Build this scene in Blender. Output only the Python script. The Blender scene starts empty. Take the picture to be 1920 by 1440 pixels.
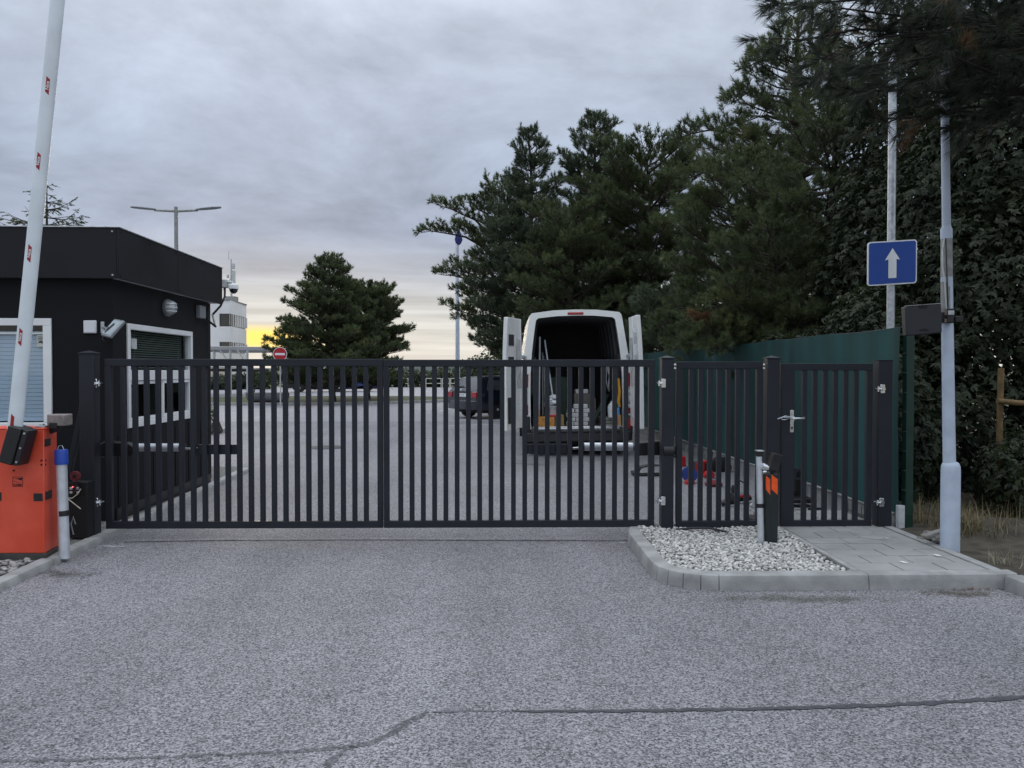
import bpy, bmesh, math, random
import numpy as np
from mathutils import Vector, Matrix, Euler

sc = bpy.context.scene
COL = sc.collection
rad = math.radians
rng = np.random.default_rng(7)
random.seed(7)

# ------------------------------------------------------------------ camera
FPX, CAMZ = 1442.0, 1.62
cam_d = bpy.data.cameras.new('camera')
cam = bpy.data.objects.new('camera', cam_d)
COL.objects.link(cam)
cam.location = (0, 0, CAMZ)
CAM_ROT = Euler((rad(90 - 1.03), 0, rad(-0.9)), 'XYZ')
cam.rotation_euler = CAM_ROT
cam_d.sensor_width = 36.0
cam_d.lens = 36.0 * FPX / 1920.0
cam_d.clip_start = 0.05
cam_d.clip_end = 5000
sc.camera = cam

# ------------------------------------------------------------------ sky: overcast evening, break of light low in the distance
SUN_EL, SUN_AZ = rad(7.0), rad(-16.0)          # azimuth from +Y, negative = towards -X
world = bpy.data.worlds.new('World')
sc.world = world
world.use_nodes = True
wn, wl = world.node_tree.nodes, world.node_tree.links
wn.clear()
def W(t, **kw):
    n = wn.new(t)
    for k, v in kw.items():
        setattr(n, k, v)
    return n
def wm(op, a, b=None, c=None, clamp=False):
    n = W('ShaderNodeMath', operation=op, use_clamp=clamp)
    for i, s in enumerate((a, b, c)):
        if s is None: continue
        if isinstance(s, (int, float)): n.inputs[i].default_value = s
        else: wl.new(s, n.inputs[i])
    return n.outputs[0]
def wmix(fac, a, b, blend='MIX'):
    n = W('ShaderNodeMix', data_type='RGBA', blend_type=blend)
    n.clamp_factor = True
    for s, i in ((fac, 0), (a, 6), (b, 7)):
        if isinstance(s, (int, float)): n.inputs[i].default_value = s
        elif isinstance(s, tuple): n.inputs[i].default_value = s
        else: wl.new(s, n.inputs[i])
    return n.outputs[2]
tc = W('ShaderNodeTexCoord')
sep = W('ShaderNodeSeparateXYZ')
wl.new(tc.outputs['Generated'], sep.inputs[0])
dx, dy, dz = sep.outputs
zc = wm('MAXIMUM', dz, 0.0)
ramp = W('ShaderNodeValToRGB')
wl.new(zc, ramp.inputs[0])
STOPS = [(0.0, (.58, .55, .50)), (.025, (.58, .56, .515)), (.052, (.53, .53, .50)), (.085, (.47, .48, .48)), (.12, (.345, .370, .420)),
         (.17, (.250, .290, .372)), (.25, (.285, .333, .418)), (.33, (.345, .393, .482)), (.41, (.410, .460, .545)), (.55, (.62, .68, .78)), (.75, (.98, 1.05, 1.16)), (1.0, (1.32, 1.39, 1.49))]
el = ramp.color_ramp.elements
while len(el) < len(STOPS): el.new(0.5)
for e, (p, c) in zip(el, STOPS):
    e.position = p; e.color = (*c, 1)
# cloud sheet: noise on the plane of the cloud base
den = wm('ADD', zc, 0.22)
cv = W('ShaderNodeCombineXYZ')
wl.new(wm('DIVIDE', dx, den), cv.inputs[0]); wl.new(wm('DIVIDE', dy, den), cv.inputs[1])
n1 = W('ShaderNodeTexNoise'); n1.inputs['Scale'].default_value = 1.5; n1.inputs['Detail'].default_value = 7; n1.inputs['Roughness'].default_value = .62; n1.inputs['Distortion'].default_value = .25
wl.new(cv.outputs[0], n1.inputs['Vector'])
mr = W('ShaderNodeMapRange'); mr.inputs[1].default_value = .28; mr.inputs[2].default_value = .74; mr.inputs[3].default_value = .66; mr.inputs[4].default_value = 1.42
wl.new(n1.outputs[0], mr.inputs[0])
# long thin streaks near the horizon
cs = W('ShaderNodeCombineXYZ')
az = wm('ARCTAN2', dx, dy)
wl.new(wm('MULTIPLY', az, 2.6), cs.inputs[0]); wl.new(wm('MULTIPLY', dz, 62.0), cs.inputs[1])
n2 = W('ShaderNodeTexNoise'); n2.inputs['Scale'].default_value = 1.0; n2.inputs['Detail'].default_value = 5; n2.inputs['Roughness'].default_value = .55
wl.new(cs.outputs[0], n2.inputs['Vector'])
mr2 = W('ShaderNodeMapRange'); mr2.inputs[1].default_value = .36; mr2.inputs[2].default_value = .66; mr2.inputs[3].default_value = .82; mr2.inputs[4].default_value = 1.16
wl.new(n2.outputs[0], mr2.inputs[0])
low = W('ShaderNodeMapRange'); low.inputs[1].default_value = .17; low.inputs[2].default_value = .09; low.inputs[3].default_value = 0; low.inputs[4].default_value = 1
wl.new(zc, low.inputs[0])
amp = W('ShaderNodeMix', data_type='FLOAT')
wl.new(low.outputs[0], amp.inputs[0]); wl.new(mr.outputs[0], amp.inputs[2]); wl.new(mr2.outputs[0], amp.inputs[3])
ampc = W('ShaderNodeCombineXYZ')
for i in range(3): wl.new(amp.outputs[0], ampc.inputs[i])
clouds = wmix(1.0, ramp.outputs[0], ampc.outputs[0], 'MULTIPLY')
# the gap where the low sun lights the clouds
ga = wm('POWER', wm('DIVIDE', wm('ADD', az, 0.30), 0.075), 2.0)
gz_ = wm('POWER', wm('DIVIDE', wm('SUBTRACT', dz, 0.040), 0.014), 4.0)
gl = wm('EXPONENT', wm('MULTIPLY', wm('ADD', ga, gz_), -1.0))
gl = wm('MULTIPLY', gl, mr2.outputs[0], clamp=True)
clouds = wmix(gl, clouds, (.92, .66, .15, 1))
sky = W('ShaderNodeTexSky', sky_type='NISHITA')
sky.sun_disc = False
sky.sun_elevation = SUN_EL
sky.sun_rotation = SUN_AZ
sky.air_density = 1.0; sky.dust_density = 2.0
skys = W('ShaderNodeVectorMath', operation='SCALE')
wl.new(sky.outputs[0], skys.inputs[0]); skys.inputs['Scale'].default_value = 0.06
final = wmix(0.985, skys.outputs[0], clouds)
bg = W('ShaderNodeBackground'); bg.inputs[1].default_value = 1.0
wl.new(final, bg.inputs[0])
wo = W('ShaderNodeOutputWorld')
wl.new(bg.outputs[0], wo.inputs[0])

# ------------------------------------------------------------------ sun (veiled, very soft)
sd = bpy.data.lights.new('sun', 'SUN')
sd.energy = 0.5; sd.angle = rad(18); sd.color = (1, .86, .68)
sun = bpy.data.objects.new('sun', sd)
COL.objects.link(sun)
sdir = Vector((math.sin(SUN_AZ) * math.cos(SUN_EL), math.cos(SUN_AZ) * math.cos(SUN_EL), math.sin(SUN_EL)))
sun.rotation_euler = sdir.to_track_quat('Z', 'Y').to_euler()
sun.location = (-6, 20, 12)

# ------------------------------------------------------------------ picture
vs = sc.view_settings
vs.view_transform = 'Standard'; vs.look = 'None'; vs.exposure = 0.5; vs.gamma = 1.0
vs.use_curve_mapping = False
sc.render.engine = 'CYCLES'
sc.cycles.use_denoising = True
sc.cycles.max_bounces = 6
sc.cycles.diffuse_bounces = 3
sc.cycles.glossy_bounces = 3
sc.cycles.transmission_bounces = 6
sc.cycles.transparent_max_bounces = 8

# ------------------------------------------------------------------ measuring helpers: a photograph pixel and one known distance give a world point
_R = CAM_ROT.to_matrix()
def ray(px, py):
    return _R @ Vector(((px - 960) / FPX, (720 - py) / FPX, -1))
def at(px, py, Y):
    d = ray(px, py); t = Y / d.y
    return Vector((d.x * t, Y, CAMZ + d.z * t))
def on(px, py, z=0.0):
    d = ray(px, py); t = (z - CAMZ) / d.z
    return Vector((d.x * t, d.y * t, z))
def hit(px, py, p0, n):
    d = ray(px, py); o = Vector((0, 0, CAMZ)); n = Vector(n)
    t = (Vector(p0) - o).dot(n) / d.dot(n)
    return o + d * t

# ------------------------------------------------------------------ materials (all procedural)
MATS = {}
def mat(name, col, rough=.6, metal=0.0, var=.12, scale=6.0, bump=0.0, bscale=60.0, spec=.5, col2=None, emit=None, alpha=1.0, detail=4, coat=0.0, trans=0.0):
    if name in MATS: return MATS[name]
    m = bpy.data.materials.new(name)
    m.use_nodes = True
    nt = m.node_tree; N, L = nt.nodes, nt.links
    b = N['Principled BSDF']
    tco = N.new('ShaderNodeTexCoord')
    nz = N.new('ShaderNodeTexNoise'); nz.inputs['Scale'].default_value = scale; nz.inputs['Detail'].default_value = detail
    L.new(tco.outputs['Object'], nz.inputs['Vector'])
    cr = N.new('ShaderNodeValToRGB')
    c1 = tuple(max(0, c * (1 - var)) for c in col)
    c2 = col2 or tuple(min(1, c * (1 + var)) for c in col)
    cr.color_ramp.elements[0].position = .33; cr.color_ramp.elements[0].color = (*c1, 1)
    cr.color_ramp.elements[1].position = .67; cr.color_ramp.elements[1].color = (*c2, 1)
    L.new(nz.outputs[0], cr.inputs[0])
    L.new(cr.outputs[0], b.inputs['Base Color'])
    mrr = N.new('ShaderNodeMapRange')
    mrr.inputs[1].default_value = .3; mrr.inputs[2].default_value = .7
    mrr.inputs[3].default_value = max(.02, rough - .07); mrr.inputs[4].default_value = min(1, rough + .07)
    L.new(nz.outputs[0], mrr.inputs[0]); L.new(mrr.outputs[0], b.inputs['Roughness'])
    b.inputs['Metallic'].default_value = metal
    b.inputs['Specular IOR Level'].default_value = spec
    if coat: b.inputs['Coat Weight'].default_value = coat; b.inputs['Coat Roughness'].default_value = .08
    if trans: b.inputs['Transmission Weight'].default_value = trans
    if alpha < 1: b.inputs['Alpha'].default_value = alpha
    if emit:
        b.inputs['Emission Color'].default_value = (*emit[0], 1); b.inputs['Emission Strength'].default_value = emit[1]
    if bump:
        nb = N.new('ShaderNodeTexNoise'); nb.inputs['Scale'].default_value = bscale; nb.inputs['Detail'].default_value = 5
        L.new(tco.outputs['Object'], nb.inputs['Vector'])
        bp = N.new('ShaderNodeBump'); bp.inputs['Strength'].default_value = bump; bp.inputs['Distance'].default_value = .01
        L.new(nb.outputs[0], bp.inputs['Height']); L.new(bp.outputs[0], b.inputs['Normal'])
    MATS[name] = m
    return m

def asphalt(name, base, contrast, tint=(1, 1, 1.04), scale=105.0, patch=.16):
    m = bpy.data.materials.new(name); m.use_nodes = True
    N, L = m.node_tree.nodes, m.node_tree.links
    b = N['Principled BSDF']
    tco = N.new('ShaderNodeTexCoord')
    def noise(s, d=4, r=.5):
        n = N.new('ShaderNodeTexNoise'); n.inputs['Scale'].default_value = s; n.inputs['Detail'].default_value = d; n.inputs['Roughness'].default_value = r
        L.new(tco.outputs['Object'], n.inputs['Vector']); return n.outputs[0]
    vo = N.new('ShaderNodeTexVoronoi'); vo.inputs['Scale'].default_value = scale
    L.new(tco.outputs['Object'], vo.inputs['Vector'])
    sepc = N.new('ShaderNodeSeparateColor'); L.new(vo.outputs['Color'], sepc.inputs[0])
    def mth(op, a, c):
        n = N.new('ShaderNodeMath'); n.operation = op
        for i, s in enumerate((a, c)):
            if isinstance(s, (int, float)): n.inputs[i].default_value = s
            else: L.new(s, n.inputs[i])
        return n.outputs[0]
    fine = noise(scale * .55, 3, .6)
    v = mth('ADD', mth('MULTIPLY', sepc.outputs[0], .55), mth('MULTIPLY', fine, .45))
    cr = N.new('ShaderNodeValToRGB'); L.new(v, cr.inputs[0])
    lo = base * (1 - contrast); hi = base * (1 + contrast * 1.25)
    E = cr.color_ramp.elements
    E[0].position = .22; E[0].color = (lo * tint[0], lo * tint[1], lo * tint[2], 1)
    E[1].position = .80; E[1].color = (hi * tint[0], hi * tint[1], hi * tint[2], 1)
    e = E.new(.5); e.color = (base * tint[0], base * tint[1], base * tint[2], 1)
    big = noise(.42, 4, .55); mid = noise(3.1, 4, .6)
    s = mth('ADD', mth('MULTIPLY', big, patch * 2.4), mth('MULTIPLY', mid, patch * .9))
    s = mth('ADD', s, 1 - patch * 1.65)
    mp = N.new('ShaderNodeMapping'); mp.inputs['Scale'].default_value = (1.5, .10, 1); L.new(tco.outputs['Object'], mp.inputs['Vector'])
    tr_ = N.new('ShaderNodeTexNoise'); tr_.inputs['Scale'].default_value = 1.0; tr_.inputs['Detail'].default_value = 3; L.new(mp.outputs[0], tr_.inputs['Vector'])
    s = mth('ADD', s, mth('MULTIPLY', mth('SUBTRACT', tr_.outputs[0], .5), patch * 2.2))
    sp_ = N.new('ShaderNodeTexNoise'); sp_.inputs['Scale'].default_value = 5.5; sp_.inputs['Detail'].default_value = 2; L.new(tco.outputs['Object'], sp_.inputs['Vector'])
    st_ = N.new('ShaderNodeMapRange'); st_.inputs[1].default_value = .70; st_.inputs[2].default_value = .78; st_.inputs[3].default_value = 1; st_.inputs[4].default_value = .72; L.new(sp_.outputs[0], st_.inputs[0])
    s = mth('MULTIPLY', s, st_.outputs[0])
    comb = N.new('ShaderNodeCombineXYZ')
    hue = noise(.8, 2, .5)
    L.new(mth('MULTIPLY', s, mth('ADD', mth('MULTIPLY', hue, .10), .95)), comb.inputs[0]); L.new(s, comb.inputs[1]); L.new(mth('MULTIPLY', s, 1.015), comb.inputs[2])
    mx = N.new('ShaderNodeMix'); mx.data_type = 'RGBA'; mx.blend_type = 'MULTIPLY'; mx.inputs[0].default_value = 1
    L.new(cr.outputs[0], mx.inputs[6]); L.new(comb.outputs[0], mx.inputs[7])
    L.new(mx.outputs[2], b.inputs['Base Color'])
    b.inputs['Roughness'].default_value = .72
    b.inputs['Specular IOR Level'].default_value = .45
    bp = N.new('ShaderNodeBump'); bp.inputs['Strength'].default_value = .55; bp.inputs['Distance'].default_value = .006
    L.new(v, bp.inputs['Height']); L.new(bp.outputs[0], b.inputs['Normal'])
    MATS[name] = m
    return m

def needles(name, dark, light, tipcol=None, scale=.9, tip=.70):
    m = bpy.data.materials.new(name); m.use_nodes = True
    N, L = m.node_tree.nodes, m.node_tree.links
    b = N['Principled BSDF']
    tco = N.new('ShaderNodeTexCoord')
    n = N.new('ShaderNodeTexNoise'); n.inputs['Scale'].default_value = scale; n.inputs['Detail'].default_value = 5; n.inputs['Roughness'].default_value = .65
    L.new(tco.outputs['Object'], n.inputs['Vector'])
    cr = N.new('ShaderNodeValToRGB'); L.new(n.outputs[0], cr.inputs[0])
    E = cr.color_ramp.elements
    E[0].position = .34; E[0].color = (*dark, 1)
    E[1].position = .60; E[1].color = (*light, 1)
    if tipcol:
        e = E.new(tip); e.color = (*tipcol, 1)
    L.new(cr.outputs[0], b.inputs['Base Color'])
    b.inputs['Roughness'].default_value = .55; b.inputs['Specular IOR Level'].default_value = .4
    hs = N.new('ShaderNodeMix'); hs.data_type = 'RGBA'; hs.blend_type = 'MULTIPLY'; hs.inputs[0].default_value = 1; hs.inputs[7].default_value = (1.0, 1.15, .9, 1)
    L.new(cr.outputs[0], hs.inputs[6])
    tl = N.new('ShaderNodeBsdfTranslucent'); L.new(hs.outputs[2], tl.inputs[0])
    mx = N.new('ShaderNodeMixShader'); mx.inputs[0].default_value = .34
    L.new(b.outputs[0], mx.inputs[1]); L.new(tl.outputs[0], mx.inputs[2]); L.new(mx.outputs[0], N['Material Output'].inputs[0])
    MATS[name] = m
    return m

def thin_glass(name, tint=(.9, .94, .94)):
    m = bpy.data.materials.new(name); m.use_nodes = True
    N, L = m.node_tree.nodes, m.node_tree.links
    N.remove(N['Principled BSDF']); o = N['Material Output']
    t = N.new('ShaderNodeBsdfTransparent'); t.inputs[0].default_value = (*tint, 1)
    g = N.new('ShaderNodeBsdfGlossy'); g.inputs['Roughness'].default_value = .03
    tco = N.new('ShaderNodeTexCoord'); nz = N.new('ShaderNodeTexNoise'); nz.inputs['Scale'].default_value = 3.0
    L.new(tco.outputs['Object'], nz.inputs['Vector'])
    bp = N.new('ShaderNodeBump'); bp.inputs['Strength'].default_value = .02; L.new(nz.outputs[0], bp.inputs['Height']); L.new(bp.outputs[0], g.inputs['Normal'])
    lw = N.new('ShaderNodeLayerWeight'); lw.inputs[0].default_value = .5
    pw = N.new('ShaderNodeMath'); pw.operation = 'POWER'; L.new(lw.outputs['Facing'], pw.inputs[0]); pw.inputs[1].default_value = 4.0
    fr = N.new('ShaderNodeMath'); fr.operation = 'MULTIPLY_ADD'; L.new(pw.outputs[0], fr.inputs[0]); fr.inputs[1].default_value = .6; fr.inputs[2].default_value = .03
    mx = N.new('ShaderNodeMixShader'); L.new(fr.outputs[0], mx.inputs[0]); L.new(t.outputs[0], mx.inputs[1]); L.new(g.outputs[0], mx.inputs[2]); L.new(mx.outputs[0], o.inputs[0])
    MATS[name] = m; return m
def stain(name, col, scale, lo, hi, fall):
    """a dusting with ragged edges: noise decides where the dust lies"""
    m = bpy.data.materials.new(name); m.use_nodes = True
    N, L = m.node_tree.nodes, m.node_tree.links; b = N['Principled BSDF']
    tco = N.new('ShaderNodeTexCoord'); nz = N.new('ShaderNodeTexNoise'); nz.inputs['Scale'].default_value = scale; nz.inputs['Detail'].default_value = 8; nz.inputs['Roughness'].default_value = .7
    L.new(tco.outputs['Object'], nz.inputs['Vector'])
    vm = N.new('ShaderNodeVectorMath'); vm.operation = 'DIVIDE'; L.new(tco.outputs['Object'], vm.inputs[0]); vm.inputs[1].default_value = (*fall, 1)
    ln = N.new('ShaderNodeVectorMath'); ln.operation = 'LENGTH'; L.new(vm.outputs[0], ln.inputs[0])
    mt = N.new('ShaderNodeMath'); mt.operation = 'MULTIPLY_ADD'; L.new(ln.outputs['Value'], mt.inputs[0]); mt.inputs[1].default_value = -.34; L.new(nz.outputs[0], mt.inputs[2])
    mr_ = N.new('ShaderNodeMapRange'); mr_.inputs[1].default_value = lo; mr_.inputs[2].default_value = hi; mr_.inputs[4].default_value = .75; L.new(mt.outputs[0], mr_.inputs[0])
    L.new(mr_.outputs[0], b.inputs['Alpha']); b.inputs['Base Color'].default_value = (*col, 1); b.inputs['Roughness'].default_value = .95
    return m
ANTH = mat('anthracite_powder_coat', (.0150, .0185, .0260), .5, 0, .14, 5, .04, 420, spec=.35)
ANTHW = mat('anthracite_wall', (.0050, .0058, .0085), .62, 0, .25, 1.6, .05, 120, spec=.22)
ANTHF = mat('anthracite_fascia', (.0075, .0082, .0115), .5, 0, .25, 1.3, .03, 60, spec=.3)
BLACKP = mat('black_plastic', (.012, .012, .014), .45, 0, .2, 9)
BLACKM = mat('black_matt', (.008, .008, .009), .8, 0, .3, 9)
GALV = mat('galvanised_steel', (.50, .53, .56), .42, .75, .20, 22, .05, 90)
GALVP = mat('pale_grey_pole_paint', (.46, .53, .64), .55, 0, .10, 7, .05, 70)
GALVD = mat('weathered_grey_sleeve', (.27, .28, .27), .75, 0, .22, 14, .15, 60)
CHROME = mat('bright_zinc', (.72, .74, .76), .22, 1, .08, 20)
ALU = mat('brushed_aluminium', (.62, .66, .71), .36, .45, .10, 14)
WHITE = mat('white_upvc', (.80, .82, .83), .42, 0, .05, 3)
WHITEP = mat('white_van_paint', (.84, .86, .85), .28, 0, .06, 2.2, coat=.4)
DWHITE = mat('grubby_white', (.50, .52, .52), .6, 0, .22, 9)
BARW = mat('barrier_white', (.68, .74, .78), .38, 0, .07, 4)
ORANGE = mat('orange_cabinet_paint', (.72, .070, .030), .46, 0, .14, 2.6, .02, 80, col2=(.80, .115, .065))
RED = mat('red_plastic', (.42, .012, .018), .4, 0, .15, 8)
REDL = mat('red_lens', (.33, .008, .014), .15, 0, .2, 40, coat=.5)
CLEARL = mat('clear_lens', (.55, .56, .57), .12, .3, .3, 45, coat=.5)
BLUEC = mat('blue_cap_plastic', (.015, .06, .36), .42, 0, .1, 9)
BLUES = mat('blue_sign_sheet', (.008, .055, .30), .42, 0, .08, 3)
SIGNW = mat('white_sign_sheet', (.70, .73, .76), .45, 0, .05, 5)
SIGNR = mat('red_sign_sheet', (.40, .008, .02), .45, 0, .06, 5)
STICKR = mat('red_sticker', (.30, .012, .018), .4, 0, .08, 20)
REFLO = mat('orange_reflector', (.85, .10, .012), .4, 0, .10, 30)
GLASSD = mat('dark_window_glass', (.012, .016, .018), .06, 0, .3, 2, spec=.8)
GLASSC = mat('car_glass', (.035, .042, .048), .05, 0, .3, 3, spec=.8)
GREENP = mat('green_fence_paint', (.006, .034, .024), .45, 0, .2, 8)
CONC = mat('concrete', (.30, .305, .30), .88, 0, .22, 5, .35, 70)
CONCP = mat('concrete_plinth', (.25, .255, .25), .9, 0, .30, 3.2, .3, 60)
WOOD = mat('weathered_stake_wood', (.16, .105, .045), .8, 0, .3, 12, .3, 60)
BARK = mat('pine_bark', (.040, .030, .024), .92, 0, .4, 9, .6, 40)
BARKG = mat('grey_bark', (.045, .038, .030), .92, 0, .4, 11, .6, 50)
CARB = mat('dark_blue_car_paint', (.008, .011, .022), .22, 0, .15, 2, coat=.7)
RUBBER = mat('tyre_rubber', (.012, .012, .013), .85, 0, .2, 20)
CARD = mat('cardboard', (.30, .19, .085), .85, 0, .15, 8)
STONE = mat('broken_concrete_stone', (.19, .18, .165), .92, 0, .3, 9, .5, 40)
DUST = mat('cement_dust', (.52, .53, .54), .95, 0, .25, 18)
def ragged(name, col, lo, hi, scale):
    m = mat(name, col, .7, 0, .3, 26); N, L = m.node_tree.nodes, m.node_tree.links
    tco = N.new('ShaderNodeTexCoord'); nz = N.new('ShaderNodeTexNoise'); nz.inputs['Scale'].default_value = scale; nz.inputs['Detail'].default_value = 6; nz.inputs['Roughness'].default_value = .7
    L.new(tco.outputs['Object'], nz.inputs['Vector']); mr_ = N.new('ShaderNodeMapRange'); mr_.inputs[1].default_value = lo; mr_.inputs[2].default_value = hi
    L.new(nz.outputs[0], mr_.inputs[0]); L.new(mr_.outputs[0], N['Principled BSDF'].inputs['Alpha']); return m
TAR = ragged('tar_seal', (.055, .056, .064), .30, .44, 55)
TARF = ragged('tar_seal_faded', (.095, .096, .104), .38, .62, 40)

# ------------------------------------------------------------------ mesh building
class MB:
    def __init__(s, M=None):
        s.v = []; s.f = []; s.M = M
    def add(s, vs, fs):
        o = len(s.v)
        for p in vs:
            p = Vector(p)
            s.v.append(tuple(s.M @ p) if s.M is not None else tuple(p))
        s.f += [tuple(i + o for i in f) for f in fs]
        return s
    def box(s, x0, x1, y0, y1, z0, z1):
        return s.add([(x0, y0, z0), (x1, y0, z0), (x1, y1, z0), (x0, y1, z0), (x0, y0, z1), (x1, y0, z1), (x1, y1, z1), (x0, y1, z1)],
                     [(0, 3, 2, 1), (4, 5, 6, 7), (0, 1, 5, 4), (1, 2, 6, 5), (2, 3, 7, 6), (3, 0, 4, 7)])
    def cbox(s, c, size, rot=None):
        c = Vector(c); h = Vector(size) / 2
        R = rot.to_matrix() if isinstance(rot, Euler) else (rot or Matrix.Identity(3))
        vs = [c + R @ Vector((sx * h.x, sy * h.y, sz * h.z)) for sz in (-1, 1) for sx, sy in ((-1, -1), (1, -1), (1, 1), (-1, 1))]
        return s.add(vs, [(0, 3, 2, 1), (4, 5, 6, 7), (0, 1, 5, 4), (1, 2, 6, 5), (2, 3, 7, 6), (3, 0, 4, 7)])
    def bar(s, p, q, w, h, up=(0, 0, 1)):
        p, q = Vector(p), Vector(q); d = (q - p).normalized()
        a = d.cross(Vector(up))
        if a.length < 1e-4: a = d.cross(Vector((1, 0, 0)))
        a.normalize(); b = a.cross(d).normalized()
        vs = []
        for e in (p, q):
            for i, j in ((-1, -1), (1, -1), (1, 1), (-1, 1)): vs.append(e + a * i * w / 2 + b * j * h / 2)
        return s.add(vs, [(0, 1, 2, 3), (7, 6, 5, 4), (0, 4, 5, 1), (1, 5, 6, 2), (2, 6, 7, 3), (3, 7, 4, 0)])
    def tube(s, pts, r, n=10, cap=True):
        pts = [Vector(p) for p in pts]
        rs = r if isinstance(r, (list, tuple)) else [r] * len(pts)
        vs, fs = [], []
        t0 = (pts[1] - pts[0]).normalized()
        a = t0.cross(Vector((0, 0, 1)))
        if a.length < 1e-3: a = Vector((1, 0, 0))
        a.normalize()
        for i, p in enumerate(pts):
            t = (pts[min(i + 1, len(pts) - 1)] - pts[max(i - 1, 0)])
            if t.length < 1e-9: t = t0
            t.normalize()
            a = (a - t * a.dot(t)); a.normalize(); b = t.cross(a)
            for k in range(n):
                th = 2 * math.pi * k / n
                vs.append(p + (a * math.cos(th) + b * math.sin(th)) * rs[i])
        for i in range(len(pts) - 1):
            for k in range(n):
                fs.append((i * n + k, i * n + (k + 1) % n, (i + 1) * n + (k + 1) % n, (i + 1) * n + k))
        if cap:
            fs.append(tuple(range(n))[::-1]); fs.append(tuple((len(pts) - 1) * n + k for k in range(n)))
        return s.add(vs, fs)
    def lathe(s, c, prof, n=20, axis='z', R=None):
        c = Vector(c); vs, fs = [], []
        for (r, z) in prof:
            for k in range(n):
                th = 2 * math.pi * k / n
                p = Vector((r * math.cos(th), r * math.sin(th), z))
                if axis == 'y': p = Vector((p.x, p.z, p.y))
                if axis == 'x': p = Vector((p.z, p.x, p.y))
                if R is not None: p = R @ p
                vs.append(c + p)
        for i in range(len(prof) - 1):
            for k in range(n):
                fs.append((i * n + k, i * n + (k + 1) % n, (i + 1) * n + (k + 1) % n, (i + 1) * n + k))
        fs.append(tuple(range(n))[::-1]); fs.append(tuple((len(prof) - 1) * n + k for k in range(n)))
        return s.add(vs, fs)
    def prism(s, out, a, u, v, w):
        """outline [(s,t)] in the plane (u,v) at a, pushed along w"""
        a, u, v, w = Vector(a), Vector(u), Vector(v), Vector(w); n = len(out)
        vs = [a + u * p + v * q for p, q in out] + [a + u * p + v * q + w for p, q in out]
        fs = [tuple(range(n))[::-1], tuple(range(n, 2 * n))] + [(i, (i + 1) % n, n + (i + 1) % n, n + i) for i in range(n)]
        return s.add(vs, fs)
    def loft(s, rings, closed=True, caps=True):
        n = len(rings[0]); vs = [p for r in rings for p in r]; fs = []
        for i in range(len(rings) - 1):
            for k in range(n if closed else n - 1):
                fs.append((i * n + k, i * n + (k + 1) % n, (i + 1) * n + (k + 1) % n, (i + 1) * n + k))
        if caps and closed:
            fs.append(tuple(range(n))[::-1]); fs.append(tuple((len(rings) - 1) * n + k for k in range(n)))
        return s.add(vs, fs)
    def build(s, name, m, parent=None, smooth=False, bevel=0, seg=2, normals=True):
        me = bpy.data.meshes.new(name)
        me.from_pydata(s.v, [], s.f)
        if normals:
            bm = bmesh.new(); bm.from_mesh(me); bmesh.ops.recalc_face_normals(bm, faces=bm.faces[:]); bm.to_mesh(me); bm.free()
        me.materials.append(m)
        if smooth or bevel:
            me.polygons.foreach_set('use_smooth', [True] * len(me.polygons))
            me.set_sharp_from_angle(angle=rad(38))
        o = bpy.data.objects.new(name, me)
        COL.objects.link(o)
        if parent: attach(o, parent)
        if bevel:
            b = o.modifiers.new('bevel', 'BEVEL'); b.width = bevel; b.segments = seg; b.limit_method = 'ANGLE'; b.angle_limit = rad(35)
            b.harden_normals = False
        return o

def attach(o, parent):
    o.parent = parent
    if parent.type == 'EMPTY' and not parent.get('_local'):
        o.matrix_parent_inverse = Matrix.Translation(-Vector(parent.location))

def tag(o, label=None, cat=None, group=None, kind=None):
    if label: o['label'] = label
    if cat: o['category'] = cat
    if group: o['group'] = group
    if kind: o['kind'] = kind
    return o
def thing(name, label, cat, loc=(0, 0, 0), rotz=0.0, group=None, local=False):
    o = bpy.data.objects.new(name, None); COL.objects.link(o)
    o.empty_display_size = .2
    o.location = loc; o.rotation_euler = (0, 0, rotz)
    if local: LOCALS.append(o); o['_local'] = 1
    return tag(o, label, cat, group)
LOCALS = []
def copy_part(o, parent, loc=None):
    c = o.copy(); COL.objects.link(c); c.parent = parent
    if loc is not None: c.location = loc
    return c
def one(name, mb, m, label, cat, group=None, **kw):
    """a thing that is one mesh; geometry in world coordinates, origin moved to its base"""
    o = mb.build(name, m, None, **kw)
    a = np.array(mb.v); c = Vector(((a[:, 0].min() + a[:, 0].max()) / 2, (a[:, 1].min() + a[:, 1].max()) / 2, a[:, 2].min()))
    o.data.transform(Matrix.Translation(-c)); o.location = c
    return tag(o, label, cat, group)
def struct(name, mb, m, **kw):
    return tag(mb.build(name, m, None, **kw), kind='structure')
def text_mesh(txt, size, M, m, name, parent, bold=0.0):
    cu = bpy.data.curves.new(name, 'FONT'); cu.body = txt; cu.size = size; cu.align_x = 'CENTER'; cu.align_y = 'CENTER'; cu.offset = bold; cu.extrude = .0006
    to = bpy.data.objects.new(name + '_t', cu)
    me = bpy.data.meshes.new_from_object(to)
    bpy.data.objects.remove(to); bpy.data.curves.remove(cu)
    me.name = name; me.transform(M)
    me.materials.clear(); me.materials.append(m)
    o = bpy.data.objects.new(name, me); COL.objects.link(o)
    attach(o, parent)
    return o
def frame(origin, u, v):
    u = Vector(u).normalized(); v = Vector(v).normalized(); w = u.cross(v)
    M = Matrix((u, v, w)).transposed().to_4x4(); M.translation = Vector(origin)
    return M
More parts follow.
